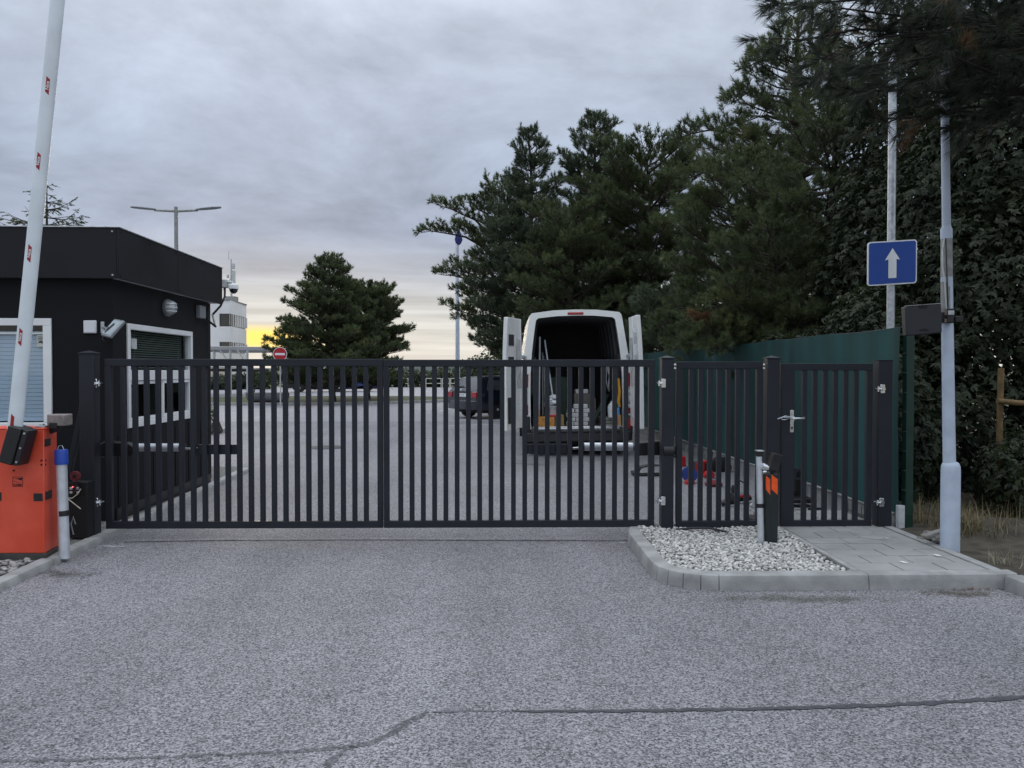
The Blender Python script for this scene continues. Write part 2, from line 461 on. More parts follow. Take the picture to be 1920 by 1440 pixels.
def mesh_np(name, verts, tris, m, parent=None):
    """verts (n,3) tris (m,3) fast"""
    me = bpy.data.meshes.new(name)
    nv, nf = len(verts), len(tris)
    me.vertices.add(nv); me.vertices.foreach_set('co', np.ascontiguousarray(verts, dtype=np.float32).ravel())
    me.loops.add(nf * 3); me.loops.foreach_set('vertex_index', np.ascontiguousarray(tris, dtype=np.int32).ravel())
    me.polygons.add(nf); me.polygons.foreach_set('loop_start', np.arange(nf, dtype=np.int32) * 3)
    me.update(calc_edges=True)
    me.materials.append(m)
    o = bpy.data.objects.new(name, me); COL.objects.link(o)
    if parent: attach(o, parent)
    return o
# ================================================================== THE SETTING
ASPH = asphalt('worn_asphalt', .182, .78, tint=(1.0, .985, 1.035), scale=122, patch=.30)
ASPHY = asphalt('yard_asphalt', .245, .45, tint=(1.0, 1.0, 1.06), scale=60, patch=.13)
TERR = mat('dry_meadow', (.075, .072, .038), .95, 0, .4, .12, 0, 10)
SOIL = mat('leaf_litter_soil', (.060, .052, .038), .95, 0, .45, 7, .8, 30)
def sheet(pts, z):
    m = MB(); m.add([(x, y, z) for x, y in pts], [tuple(range(len(pts)))]); return m
struct('terrain', sheet([(-1500, -300), (1500, -300), (1500, 2500), (-1500, 2500)], -.03), TERR)
struct('road', sheet([(-30, -14), (9, -14), (9, 5.0), (4.15, 5.0), (4.15, 25), (-30, 25)], 0), ASPH)
struct('yard', sheet([(-60, 24.2), (3.6, 24.2), (3.2, 40), (12, 72), (-60, 72)], .005), ASPHY)
LEFT = lambda y: -3.36 - .052 * y          # outer edge of the kerb by the guard house
# left verge
struct('verge', sheet([(-12, 3.5), (LEFT(3.5) - .11, 3.5), (LEFT(12.6) - .11, 12.6), (-12, 12.6)], .045), mat('verge_fines', (.13, .13, .12), .95, 0, .4, 20, .5, 40))
# right-hand soil bank under the trees: gently uneven
def soil_bank():
    nx, ny = 46, 60
    xs = np.linspace(3.86, 14, nx); ys = np.linspace(-2, 40, ny)
    V = []; F = []
    for j, y in enumerate(ys):
        for i, x in enumerate(xs):
            e = min(1, (x - 3.86) / .8)
            V.append((x + (0 if i else 0), y, .075 + e * (.05 + .05 * math.sin(x * 3.1 + y * 1.7) + .04 * math.sin(y * 4.3 - x)) + .02 * random.random() * e))
    for j in range(ny - 1):
        for i in range(nx - 1):
            a = j * nx + i; F.append((a, a + 1, a + nx + 1, a + nx))
    m = MB(); m.add(V, F); return m
struct('soil_bank', soil_bank(), SOIL, smooth=True)

# ---- kerbs, block by block
def kerb_block(m, p, q, w=.125, h=.105, j=.003):
    p, q = Vector((*p, 0)), Vector((*q, 0)); d = (q - p).normalized(); n = Vector((-d.y, d.x, 0))      # n: away from the road (left of travel)
    p = p + d * j; q = q - d * j
    out = [(-.006, -.04), (.0, h * .5), (.004, h - .020), (.010, h - .006), (.022, h), (w, h + .001), (w, -.04)]
    m.prism(out, p, n, Vector((0, 0, 1)), q - p)
def kerb(name, pts, label_parent=None, **kw):
    root = bpy.data.objects.new(name, None); COL.objects.link(root); tag(root, kind='structure')
    root.location = (*pts[0], 0)
    for a, b in zip(pts[:-1], pts[1:]):
        m = MB(); kerb_block(m, a, b, **kw); m.build('kerb_stone', CONC, root, smooth=True)
    return root
# island: travelled so that the inside is on the left
R0, XL, YF = .42, 1.19, 5.60
arc = [(XL + R0 - R0 * math.cos(t), YF + R0 - R0 * math.sin(t)) for t in np.linspace(0, math.pi / 2, 6)]
pts = [(XL + .06, 7.42), (XL, 7.12)] + [(XL, 6.55)] + arc + [(2.72, YF), (3.842, YF + .01)]
pts_r = pts[:]
def kerb_isl():
    root = bpy.data.objects.new('island_kerb', None); COL.objects.link(root); tag(root, kind='structure'); root.location = (XL, YF, 0)
    for a, b in zip(pts_r[:-1], pts_r[1:]):
        m = MB(); kerb_block(m, a, b, w=.12, h=.112, j=.003); m.build('kerb_stone', CONC, root, smooth=True)
    for a, b in (((3.74, 4.0), (3.735, 4.8)), ((3.735, 4.8), (3.73, 5.604))):
        m = MB(); kerb_block(m, b, a, w=.13, h=.105, j=.004)
        # block on the bank side
        m.build('kerb_stone', CONC, root, smooth=True)
kerb_isl()
lk = [(LEFT(y), y) for y in (12.4, 11.4, 10.4, 9.4, 8.4, 7.4, 6.4, 5.4, 4.4)]
r_ = bpy.data.objects.new('verge_kerb', None); COL.objects.link(r_); tag(r_, kind='structure'); r_.location = (*lk[-1], 0)
for a, b in zip(lk[:-1], lk[1:]):
    m = MB(); kerb_block(m, b, a, w=.11, h=.06, j=.003); m.build('kerb_stone', CONC, r_, smooth=True)

# ---- slab path through the small gate
PAVE = mat('grey_path_slab', (.27, .275, .27), .88, 0, .20, 2.2, .3, 90, detail=8)
root = bpy.data.objects.new('slab_path', None); COL.objects.link(root); tag(root, kind='structure'); root.location = (3.2, 6.6, 0)
MB().box(2.60, 3.86, 5.74, 8.1, -.02, .088).build('path_bed', mat('joint_sand', (.035, .035, .032), .95, 0, .3, 12), root)
y = 5.745; k = 0
while y < 8.0:
    w = .225; x = 2.72 - (0 if k % 2 else .0); off = (0.0, .2, .1, .28)[k % 4]
    xs = [2.72] + [2.72 + off + .335 * i for i in range(0 if off > .1 else 1, 5)]
    xs = [v for v in xs if v < 3.62] + [3.70]
    for a, b in zip(xs[:-1], xs[1:]):
        dz = random.uniform(-.002, .0025)
        MB().box(a + .0045, b - .0045, y + .0045, y + w - .0045, .02, .108 + dz).build('slab', PAVE, root, bevel=.003, seg=1)
    y += w; k += 1
for a, b in ((5.74, 6.74), (6.74, 7.74)):
    MB().box(3.712, 3.795, a + .003, b - .003, -.02, .113).build('edging_strip', CONC, root, bevel=.006)
    MB().box(2.665, 2.713, a + .003, b - .003, -.02, .112).build('edging_strip', CONC, root, bevel=.005)

# ---- pebbles
def pebble_mat(name, a, b):
    m = bpy.data.materials.new(name); m.use_nodes = True
    N, L = m.node_tree.nodes, m.node_tree.links; bs = N['Principled BSDF']
    g = N.new('ShaderNodeNewGeometry'); cr = N.new('ShaderNodeValToRGB')
    L.new(g.outputs['Random Per Island'], cr.inputs[0])
    cr.color_ramp.elements[0].color = (*a, 1); cr.color_ramp.elements[1].color = (*b, 1)
    tco = N.new('ShaderNodeTexCoord'); nz = N.new('ShaderNodeTexNoise'); nz.inputs['Scale'].default_value = 45; nz.inputs['Detail'].default_value = 4
    L.new(tco.outputs['Object'], nz.inputs['Vector'])
    mx = N.new('ShaderNodeMix'); mx.data_type = 'RGBA'; mx.blend_type = 'MULTIPLY'; mx.inputs[0].default_value = .5
    L.new(cr.outputs[0], mx.inputs[6]); L.new(nz.outputs[0], mx.inputs[7]); L.new(mx.outputs[2], bs.inputs['Base Color'])
    bs.inputs['Roughness'].default_value = .7
    return m
_bm = bmesh.new(); bmesh.ops.create_icosphere(_bm, subdivisions=1, radius=1.0)
ICO_V = np.array([v.co[:] for v in _bm.verts]); ICO_F = np.array([[v.index for v in f.verts] for f in _bm.faces]); _bm.free()
def pebbles(name, P, smin, smax, flat, m, label, cat):
    n = len(P); nv = len(ICO_V)
    S = rng.uniform(smin, smax, (n, 1)) * np.stack([rng.uniform(.8, 1.35, n), rng.uniform(.7, 1.0, n), rng.uniform(flat * .8, flat * 1.2, n)], 1)
    V = ICO_V[None] * (1 + rng.normal(0, .07, (n, nv, 1))) * S[:, None, :]
    a = rng.uniform(0, 6.28, n); t = rng.normal(0, .35, n)
    ct, st = np.cos(t), np.sin(t)
    V = np.stack([V[..., 0] * ct[:, None] - V[..., 2] * st[:, None], V[..., 1], V[..., 0] * st[:, None] + V[..., 2] * ct[:, None]], -1)
    ca, sa = np.cos(a)[:, None], np.sin(a)[:, None]
    V = np.stack([V[..., 0] * ca - V[..., 1] * sa, V[..., 0] * sa + V[..., 1] * ca, V[..., 2]], -1) + P[:, None, :]
    F = ICO_F[None] + (np.arange(n) * nv)[:, None, None]
    o = mesh_np(name, V.reshape(-1, 3), F.reshape(-1, 3), m)
    o.data.polygons.foreach_set('use_smooth', [True] * len(o.data.polygons))
    return tag(o, label, cat, kind='stuff')
def fill(inside, x0, x1, y0, y1, sp, z0, zj):
    P = []
    for iy, y in enumerate(np.arange(y0, y1, sp * .87)):
        for x in np.arange(x0 + (iy % 2) * sp / 2, x1, sp):
            px, py = x + random.uniform(-.35, .35) * sp, y + random.uniform(-.35, .35) * sp
            if inside(px, py): P.append((px, py, z0 + random.uniform(-zj, zj)))
    return np.array(P)
def in_isl(x, y):
    if not (XL + .135 < x < 2.66 and YF + .135 < y < 7.52): return False
    cx, cy = XL + R0, YF + R0
    if x < cx and y < cy and math.hypot(x - cx, y - cy) > R0 - .135: return False
    return True
struct('gravel_bed', sheet([(XL + .1, 6.0), (XL + .14, 5.85), (XL + .25, 5.74), (XL + .4, 5.70), (2.67, 5.70), (2.67, 7.53), (XL + .1, 7.53)], .062), mat('gravel_bed_fines', (.10, .10, .095), .95, 0, .3, 30))
mound = lambda P: np.column_stack([P[:, 0], P[:, 1], P[:, 2] + .018 * np.sin(P[:, 0] * 4) * np.cos(P[:, 1] * 3.1)])
P = np.concatenate([mound(fill(in_isl, XL, 2.7, YF, 7.55, .034, .078, .006)), mound(fill(in_isl, XL, 2.7, YF, 7.55, .032, .100, .008))])
pebbles('white_pebbles', P, .013, .023, .62, pebble_mat('white_pebble', (.36, .36, .34), (.90, .89, .85)), 'loose white rounded pebbles filling the kerbed island', 'pebbles')
in_l = lambda x, y: x < LEFT(y) - .14 and not (x > -4.75 and 6.36 < y)
P = fill(in_l, -5.6, -3.6, 4.6, 6.9, .048, .058, .008)
pebbles('grey_gravel', P, .018, .036, .42, pebble_mat('grey_gravel_stone', (.13, .13, .125), (.52, .52, .50)), 'flat grey gravel between kerb and orange barrier cabinet', 'gravel')

# ---- tar seams and a crack in the asphalt
def ribbon(pxs, ws, z=.004, step=.06, jag=.25):
    P = [on(a, b, z) for a, b in pxs]; Q = []
    for (p, q, w0, w1) in zip(P[:-1], P[1:], ws[:-1], ws[1:]):
        n = max(1, int((q - p).length / step))
        for i in range(n):
            t = i / n; Q.append((p.lerp(q, t), w0 + (w1 - w0) * t))
    Q.append((P[-1], ws[-1]))
    vs, fs = [], []
    for i, (p, w) in enumerate(Q):
        d = (Q[min(i + 1, len(Q) - 1)][0] - Q[max(i - 1, 0)][0]).normalized(); n = Vector((-d.y, d.x, 0))
        a, b = w * (.5 + random.uniform(-jag, jag) * .6), w * (.5 + random.uniform(-jag, jag) * .6)
        vs += [p + n * a, p - n * b]
    fs = [(2 * i, 2 * i + 1, 2 * i + 3, 2 * i + 2) for i in range(len(Q) - 1)]
    m = MB(); m.add(vs, fs); return m
one('tar_seam', ribbon([(1960, 1304), (1700, 1320), (1400, 1329), (1100, 1333), (960, 1333)], [.038, .036, .032, .028, .016], jag=.45, step=.035), TAR, 'dark tar seam running straight across the asphalt in front of the gate', 'tar seam', normals=False)
one('tar_seam', ribbon([(962, 1333), (900, 1332), (800, 1335), (765, 1351), (725, 1379), (690, 1393), (640, 1401), (500, 1411), (300, 1419), (100, 1425), (-60, 1428)],
    [.014, .014, .024, .04, .042, .034, .026, .024, .018, .02, .02], jag=.5, step=.035), TARF, 'faded crooked tar seam stepping across the asphalt in front of the gate', 'tar seam', normals=False)
one('tar_seam', ribbon([(664, 1398), (628, 1416), (608, 1450)], [.02, .036, .03], jag=.5, step=.03), TARF, 'short tar seam branching off the crooked faded one', 'tar seam', normals=False)
one('pavement_crack', ribbon([(232, 1016), (420, 1013), (700, 1012), (960, 1013), (1180, 1014)], [.016, .022, .018, .022, .014], jag=.4), mat('crack_dark', (.025, .025, .028), .9, 0, .3, 20), 'thin straight crack in the asphalt under the double gate', 'crack', normals=False)
def splat(name, px, py, z, w, d, label, col=(.55, .56, .57), scale=9.0, lo=.34, hi=.50):
    c = on(px, py, z); mb = MB(); mb.add([(c.x - w, c.y - d, z), (c.x + w, c.y - d, z), (c.x + w, c.y + d, z), (c.x - w, c.y + d, z)], [(0, 1, 2, 3)])
    tag(one(name, mb, stain(label[:30], col, scale, lo, hi, (w * .75, d * .75)), label, 'dust stain', normals=False), kind='stuff')
splat('dust_stain', 1640, 1008, .1155, .42, .22, 'white cement dust on the slabs at the small gate hinge post', scale=14, lo=.30, hi=.62)
splat('dust_stain', 212, 1024, .004, .34, .12, 'pale cement dust on the asphalt by the kerb at the cabinet', scale=16, lo=.30, hi=.55)
splat('dust_stain', 1168, 1017, .004, .16, .05, 'small pale dust streak on asphalt beside the island kerb', scale=22, lo=.25, hi=.5)
for i, (px, py, lab) in enumerate([(1695, 1054, 'white bird dropping in the middle of the slab path'), (1758, 1041, 'small white bird dropping near the slab path edge')]):
    splat('dropping', px, py, .1160 + .0004 * i, .035, .06, lab, (.75, .76, .75), 40, .18, .24)
# grime: silt along the kerb, drip and tyre marks
splat('kerb_silt', 1500, 1122, .004, 1.15, .17, 'greenish silt along the foot of the island kerb', (.10, .10, .075), 5.0, .20, .62)
splat('kerb_silt', 1800, 1112, .0045, .45, .16, 'brown silt gathered in the kerb corner by the slabs', (.085, .075, .05), 9.0, .18, .55)
splat('kerb_silt', 120, 1075, .0045, .55, .30, 'dark damp silt along the kerb before the orange cabinet', (.075, .075, .072), 6.0, .28, .62)
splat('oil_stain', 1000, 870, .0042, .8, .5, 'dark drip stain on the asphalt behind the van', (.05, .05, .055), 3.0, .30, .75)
# joint line of the newer yard surface and parking bay lines
YL = mat('worn_line_paint', (.50, .51, .51), .8, 0, .25, 9)
def strip(a, b, w, z):
    a, b = Vector((*a, z)), Vector((*b, z)); d = (b - a).normalized(); n = Vector((-d.y, d.x, 0)) * w / 2
    m = MB(); m.add([a + n, a - n, b - n, b + n], [(0, 1, 2, 3)]); return m
one('bay_line', strip((-1.6, 22.4), (-.1, 23.0), .1, .004), YL, 'worn white bay line on the asphalt behind the dark estate car', 'road marking', normals=False)
one('bay_line', strip((-2.4, 30.0), (-1.0, 40.0), .1, .009), YL, 'faded white bay line running back across the yard', 'road marking', normals=False)
# manhole cover in the yard road
m = MB(); c = on(612, 839, 0); m.lathe((c.x, c.y, 0), [(.40, -.01), (.40, .006), (.36, .009), (.345, .006), (.335, .010), (.02, .012)], 26)
one('manhole_cover', m, mat('cast_iron', (.045, .045, .047), .6, .4, .2, 20, .2, 60), 'round cast iron manhole cover in the road behind the gate', 'manhole')

# ================================================================== GATES
YG = 7.40
def vcopy(o, dx, parent):
    c = copy_part(o, parent); c.matrix_parent_inverse = o.matrix_parent_inverse.copy(); c.location = Vector(o.location) + Vector((dx, 0, 0)); return c
def leaf(name, label, cat, x0, x1, z0, z1, nb, rail=.068, stile=.058, sl=None, sr=None, y=YG, d=.05, bw=.045):
    root = thing(name, label, cat, ((x0 + x1) / 2, y, z0))
    a, b = x0 + (sl or stile), x1 - (sr or stile)
    MB().box(x0, x1, y - d / 2, y + d / 2, z1 - rail, z1).build('top_rail', ANTH, root, bevel=.004)
    MB().box(x0, x1, y - d / 2, y + d / 2, z0, z0 + rail).build('bottom_rail', ANTH, root, bevel=.004)
    MB().box(x0, a, y - d / 2, y + d / 2, z0 + rail, z1 - rail).build('stile', ANTH, root, bevel=.003)
    MB().box(b, x1, y - d / 2, y + d / 2, z0 + rail, z1 - rail).build('stile', ANTH, root, bevel=.003)
    pitch = (b - a) / (nb + 1)
    first = None
    for i in range(nb):
        xc = a + pitch * (i + 1)
        if first is None:
            first = MB().box(xc - bw / 2, xc + bw / 2, y - .020, y + .020, z0 + rail - .001, z1 - rail + .001).build('bar', ANTH, root, bevel=.003, seg=1); xf = xc
        else: vcopy(first, xc - xf, root)
    return root
def hinge(x, z, parent, side, y=YG):
    """zinc plate on the post, eye bolt towards the leaf; side = direction of the post from the leaf"""
    m = MB()
    m.box(x + side * .045 - .022, x + side * .045 + .022, y - .070, y - .062, z - .042, z + .042)
    o = m.build('hinge', CHROME, parent, bevel=.002, seg=1)
    m = MB()
    m.lathe((x + side * .045, y - .078, z), [(.018, -.012), (.018, .012), (.010, .016)], 12, 'y')
    m.tube([(x + side * .045, y - .084, z), (x - side * .005, y - .062, z), (x - side * .012, y - .024, z)], .008, 8)
    m.lathe((x + .004 * side, y - .062, z), [(.014, -.026), (.014, .026)], 8, 'z')
    for sx, sz in ((-1, -1), (1, -1), (-1, 1), (1, 1)):
        m.lathe((x + side * .045 + sx * .014, y - .073, z + sz * .032), [(.006, -.003), (.006, .005)], 6, 'y')
    m.build('eye_bolt', CHROME, o, smooth=True)
def post(name, label, x0, x1, z0, z1, y=YG, d=.12, cap=True, ch=.022):
    root = thing(name, label, 'gate post', ((x0 + x1) / 2, y, z0))
    MB().box(x0, x1, y - d / 2, y + d / 2, z0, z1).build('post_tube', ANTH, root, bevel=.005)
    if cap:
        m = MB(); e = .006; cx, cy = (x0 + x1) / 2, y
        b0 = [(x0 - e, y - d / 2 - e), (x1 + e, y - d / 2 - e), (x1 + e, y + d / 2 + e), (x0 - e, y + d / 2 + e)]
        vs = [(a, b, z1 + .001) for a, b in b0] + [(a, b, z1 + .010) for a, b in b0] + [(cx, cy, z1 + ch + .01)]
        m.add(vs, [(3, 2, 1, 0), (0, 1, 5, 4), (1, 2, 6, 5), (2, 3, 7, 6), (3, 0, 4, 7), (4, 5, 8), (5, 6, 8), (6, 7, 8), (7, 4, 8)])
        m.build('cap', ANTH, root)
    return root
ZB, ZT = .105, 1.727
gl_ = leaf('gate_leaf', 'anthracite barred leaf of the double gate, hinged beside the guard house', 'gate', -3.762, -1.123, ZB, ZT, 22, sr=.052)
gr_ = leaf('gate_leaf', 'anthracite barred leaf of the double gate, hinged beside the pebble island', 'gate', -1.115, 1.490, ZB, ZT - .006, 22, sl=.052)
for z in (1.495, .365):
    hinge(-3.790, z, gl_, -1); hinge(1.520, z, gr_, 1)
for r__, xa, xb in ((gl_, -2.905, -2.50), (gr_, .255, .70)):
    MB().box(xa, xb, YG + .026, YG + .052, .81, .905).build('motor_bracket', ANTH, r__, bevel=.003)
m = MB(); m.box(-1.160, -1.135, YG - .034, YG - .024, .13, .32); m.build('drop_bolt', ANTH, gl_, bevel=.002)
pl = post('gate_post', 'anthracite gate post with pyramid cap in front of the guard house', -3.962, -3.826, .055, 1.775, y=7.36)
m = MB(); m.bar((-3.96, 7.40, 1.36), (-4.14, 7.44, .62), .05, .05, (0, 1, 0)); m.build('brace', ANTH, pl, bevel=.003)
m = MB(); m.box(-4.17, -3.82, 7.26, 7.48, .050, .062); m.build('base_plate', GALVD, pl, bevel=.002)
for bx in (-4.13, -4.06, -3.99):
    m = MB(); m.lathe((bx, 7.285, .062), [(.014, 0), (.014, .018), (.008, .018), (.008, .045)], 6); m.build('anchor_bolt', BLACKP, pl, smooth=True)
pr = post('gate_post', 'anthracite gate post standing in the pebbles beside the double gate', 1.552, 1.668, .05, 1.730)
m = MB(); m.lathe((1.64, YG - .03, .845), [(.055, -.07), (.055, .03), (.03, .05)], 14, 'x'); m.build('cable_gland', BLACKP, pr, smooth=True)
fp = leaf('fence_panel', 'short fixed anthracite fence panel above the pebble island', 'fence panel', 1.700, 2.536, .095, 1.702, 7)
for z in (1.665, .13):
    for xa in (1.668, 2.536):
        m = MB(); m.box(xa, xa + .032, YG - .02, YG - .004, z, z + .018); m.box(xa, xa + .032, YG - .02, YG - .004, z - .034, z - .016); m.build('clamp', CHROME, fp, bevel=.002, seg=1)
pm = post('gate_post', 'anthracite gate post between fixed panel and small gate', 2.568, 2.686, .05, 1.730)
wl_ = leaf('small_gate', 'anthracite barred pedestrian gate with silver handle over the slab path', 'gate', 2.716, 3.604, .098, 1.684, 6, stile=.055, rail=.066, sl=.13)
for z in (1.44, .345): hinge(3.634, z, wl_, 1)
MB().box(2.80, 2.836, YG - .031, YG - .026, 1.02, 1.235).build('lock_plate', CHROME, wl_, bevel=.003)
m = MB(); m.tube([(2.818, YG - .03, 1.155), (2.818, YG - .075, 1.155), (2.835, YG - .082, 1.158), (2.92, YG - .078, 1.160)], .010, 8)
m.lathe((2.818, YG - .035, 1.155), [(.026, -.012), (.024, .008)], 14, 'y'); m.build('door_handle', CHROME, wl_, smooth=True)
m = MB(); m.lathe((2.818, YG - .034, 1.065), [(.009, -.004), (.009, .004)], 10, 'y'); m.box(2.814, 2.822, YG - .036, YG - .030, 1.045, 1.065); m.build('key_hole', BLACKM, wl_)
m = MB(); m.tube([(2.82, YG - .05, 1.145), (2.79, YG - .06, 1.17), (2.74, YG - .06, 1.18), (2.705, YG - .06, 1.165), (2.71, YG - .06, 1.145), (2.75, YG - .055, 1.145), (2.79, YG - .05, 1.16), (2.72, YG - .062, 1.17), (2.665, YG - .065, 1.152)], .0045, 6); m.build('wire_tie', ALU, wl_, smooth=True)
pe = post('gate_post', 'anthracite hinge post of the small gate beside the green screen', 3.644, 3.780, .105, 1.712, cap=False)
MB().box(3.64, 3.784, YG - .064, YG + .064, 1.7125, 1.719).build('cap', ANTH, pe, bevel=.002)

# ---- gate openers
def opener(label, s, xpost, xtube0, xtube1, xrod, z=.862, y=7.60):
    """s=+1: housing on the -X side; -1 mirrored"""
    root = thing('gate_opener', label, 'gate opener', (xpost, y, z - .06))
    out = [(0, -.07), (.30, -.075), (.335, -.03), (.335, .02), (.28, .055), (.05, .078), (-.02, .04), (-.02, -.05)]
    m = MB(); m.prism([(a * s, b) for a, b in out], (xpost, y - .06, z - .01), (1, 0, 0), (0, 0, 1), (0, .12, 0)); m.build('motor_housing', BLACKP, root, bevel=.014, seg=3)
    m = MB(); m.tube([(xtube0, y, z), (xtube1, y, z)], .040, 18); t = m.build('piston_tube', ALU, root, smooth=True)
    m = MB(); m.tube([(xtube1 - s * .005, y, z), (xtube1 + s * .045, y, z)], .043, 16); m.build('end_cap', BLACKP, t, smooth=True)
    m = MB(); m.tube([(xtube1, y, z - .008), (xrod, y - .10, z - .008)], .011, 10); m.build('piston_rod', CHROME, root, smooth=True)
    m = MB(); m.box(min(xrod, xrod + s * .05) - .01, max(xrod, xrod + s * .05) + .01, YG + .045, y - .03, z - .012, z + .006); m.build('rod_bracket', BLACKP, root, bevel=.002)
    m = MB(); m.box(xpost - .06, xpost + .06, YG + .03, y + .03, z - .09, z - .076); m.build('rear_bracket', BLACKP, root, bevel=.002)
opener('black and silver linear gate opener beside the guard house wall', 1, -3.90, -3.56, -3.14, -2.94)
opener('black and silver linear gate opener behind the island gate post', -1, 1.66, 1.315, .83, .70)
# ================================================================== GUARD HOUSE (side wall runs back almost along +Y)
GA = rad(1.4)
gd = Vector((-math.sin(GA), math.cos(GA), 0))       # along the side wall, away from the gate
gn = Vector((math.cos(GA), math.sin(GA), 0))        # out of the side wall, to the road
GP = Vector((-4.02, 8.06, 0))                       # front road-side corner of the walls
def G(u, n, z):                                      # u along the side wall, n outwards
    return GP + gd * u + gn * n + Vector((0, 0, z))
GM = Matrix((gn, gd, (0, 0, 1))).transposed().to_4x4(); GM.translation = GP   # local: x outwards, y along, z up
def gw(px, py, n=0.0):                               # pixel -> (u, z) on the side wall
    p = hit(px, py, G(0, n, 0), gn) - GP
    return p.dot(gd), p.z
def gf(px, py, u=0.0):                               # pixel -> (n, z) on the front wall
    p = hit(px, py, G(u, 0, 0), gd) - GP
    return p.dot(gn), p.z
gh = thing('guard_house', 'anthracite flat roofed guard house with white framed windows', 'guard house', GP)
LEN, WID = gw(391, 700)[0], 3.4
su0, sz1 = gw(237, 606); su1, _ = gw(359, 625); _, sz0 = gw(240, 803)
fn1, fz1 = gf(97, 597); fz0 = gf(60, 806)[1]; fn0 = fn1 - 1.35
T = .12
# walls: real openings
m = MB(GM)
m.box(-T, 0, 0, su0, .05, 2.72); m.box(-T, 0, su1, LEN, .05, 2.72); m.box(-T, 0, su0, su1, .05, sz0); m.box(-T, 0, su0, su1, sz1, 2.72)
m.build('side_wall', ANTHW, gh)
m = MB(GM)
m.box(fn1, -T, 0, T, .05, 2.72); m.box(-WID, fn0, 0, T, .05, 2.72); m.box(fn0, fn1, 0, T, .05, fz0); m.box(fn0, fn1, 0, T, fz1, 2.72)
m.build('front_wall', ANTHW, gh)
m = MB(GM); m.box(-WID, -T, LEN - T, LEN, .05, 2.72); m.build('rear_wall', ANTHW, gh)
m = MB(GM); m.box(-WID, -WID + T, T, LEN - T, .05, 2.72); m.build('far_wall', ANTHW, gh)
m = MB(GM); m.box(-WID + T, -T, T, LEN - T, .04, .10); m.build('floor', CONC, gh)
m = MB(GM); m.box(.002, .03, .02, LEN - .02, .05, .17); m.build('wall_base_trim', BLACKP, gh)
# cladding ribs on the lower side wall, beneath the window
for i in range(13):
    u = .10 + i * (LEN - .2) / 12
    m = MB(GM); m.box(0, .006, u - .012, u + .012, .18, sz0 - .06); m.build('cladding_rib', ANTHW, gh)
OV = .12
ru1 = gw(417, 560, OV)[0]; zb_, zt_ = gw(199, 516, OV)[1], gw(199, 417.5, OV)[1]
rf = MB(GM).box(-WID - OV, OV - .02, -OV + .02, ru1, zb_ + .03, zt_ - .03).build('roof', ANTHF, gh)
um = ru1 * .47
for a, b in ((-OV, um - .004), (um + .004, ru1)):
    m = MB(GM); m.box(OV - .018, OV, a, b, zb_, zt_); f = m.build('fascia_panel', ANTHF, gh, bevel=.004)
    for u in (a + .06, (a + b) / 2, b - .05):
        for z in (zb_ + .035, zt_ - .045):
            m = MB(GM); m.lathe((OV + .002, u, z), [(.010, -.004), (.010, .004)], 8, 'x'); m.build('rivet', BLACKP, f)
m = MB(GM); m.box(-WID - OV, OV - .019, -OV, -OV + .018, zb_, zt_); f = m.build('fascia_panel', ANTHF, gh, bevel=.004)
for z in (zb_ + .035, zt_ - .04):
    m = MB(GM); m.lathe((OV - .06, -OV - .002, z), [(.010, -.004), (.010, .004)], 8, 'y'); m.build('rivet', GALV, f)
m = MB(GM); m.box(-WID - OV - .01, OV + .012, -OV - .012, ru1 + .01, zt_ - .002, zt_ + .010); m.build('roof_flashing', GALV, gh, bevel=.003)
m = MB(GM); m.box(-WID - OV, OV - .02, -OV + .02, ru1 - .01, zb_ + .012, zb_ + .03); m.build('soffit', DWHITE, gh)
m = MB(GM); m.tube([(-.02, LEN + .045, .1), (-.02, LEN + .045, zb_)], .035, 10); m.build('down_pipe', BLACKP, gh, smooth=True)
# ---- side window with blinds above and a sliding hatch below
F = .062
def rect_frame(m, x0, x1, u0, u1, z0, z1, f, ft=None):
    ft = ft or f
    m.box(x0, x1, u0, u1, z1 - ft, z1); m.box(x0, x1, u0, u1, z0, z0 + f)
    m.box(x0, x1, u0, u0 + f, z0 + f, z1 - ft); m.box(x0, x1, u1 - f, u1, z0 + f, z1 - ft)
m = MB(GM); rect_frame(m, -.06, .018, su0, su1, sz0, sz1, F); w1 = m.build('window_frame', WHITE, gh, bevel=.004)
zm1 = gw(300, 694)[1]; zm0 = zm1 - .115
m = MB(GM); m.box(-.058, .012, su0 + F, su1 - F, zm0, zm1); m.build('transom', WHITE, w1, bevel=.003)
m = MB(GM); m.box(-.034, -.028, su0 + F, su1 - F, zm1, sz1 - F); m.build('pane', thin_glass('window_glass'), w1)
um_ = su0 + (su1 - su0) * .50
for a, b in ((su0 + F, um_), (um_, su1 - F)):
    m = MB(GM); rect_frame(m, -.05, -.005 if a < um_ else .004, a + .002, b - .002, sz0 + F + .004, zm0 - .004, .038); s = m.build('sliding_sash', WHITE, w1, bevel=.003)
    m = MB(GM); m.box(-.030, -.026, a + .04, b - .04, sz0 + F + .04, zm0 - .04); m.build('pane', MATS['window_glass'], s)
BL = mat('dark_blind', (.16, .175, .16), .5, 0, .1, 5)
nb = 22; z = zm1 + .03
while z < sz1 - F - .01:
    m = MB(GM); m.cbox((-.060, (su0 + su1) / 2 - .06, z), (.026, (su1 - su0) - 2 * F - .16, .003), Euler((0, rad(38), 0))); m.build('blind_slat', BL, gh)
    z += .026
m = MB(GM)
for u in (su0 + .35, su1 - .27): m.tube([(-.07, u, zm1), (-.07, u, sz1 - F)], .003, 5)
m.build('blind_cord', DWHITE, gh)
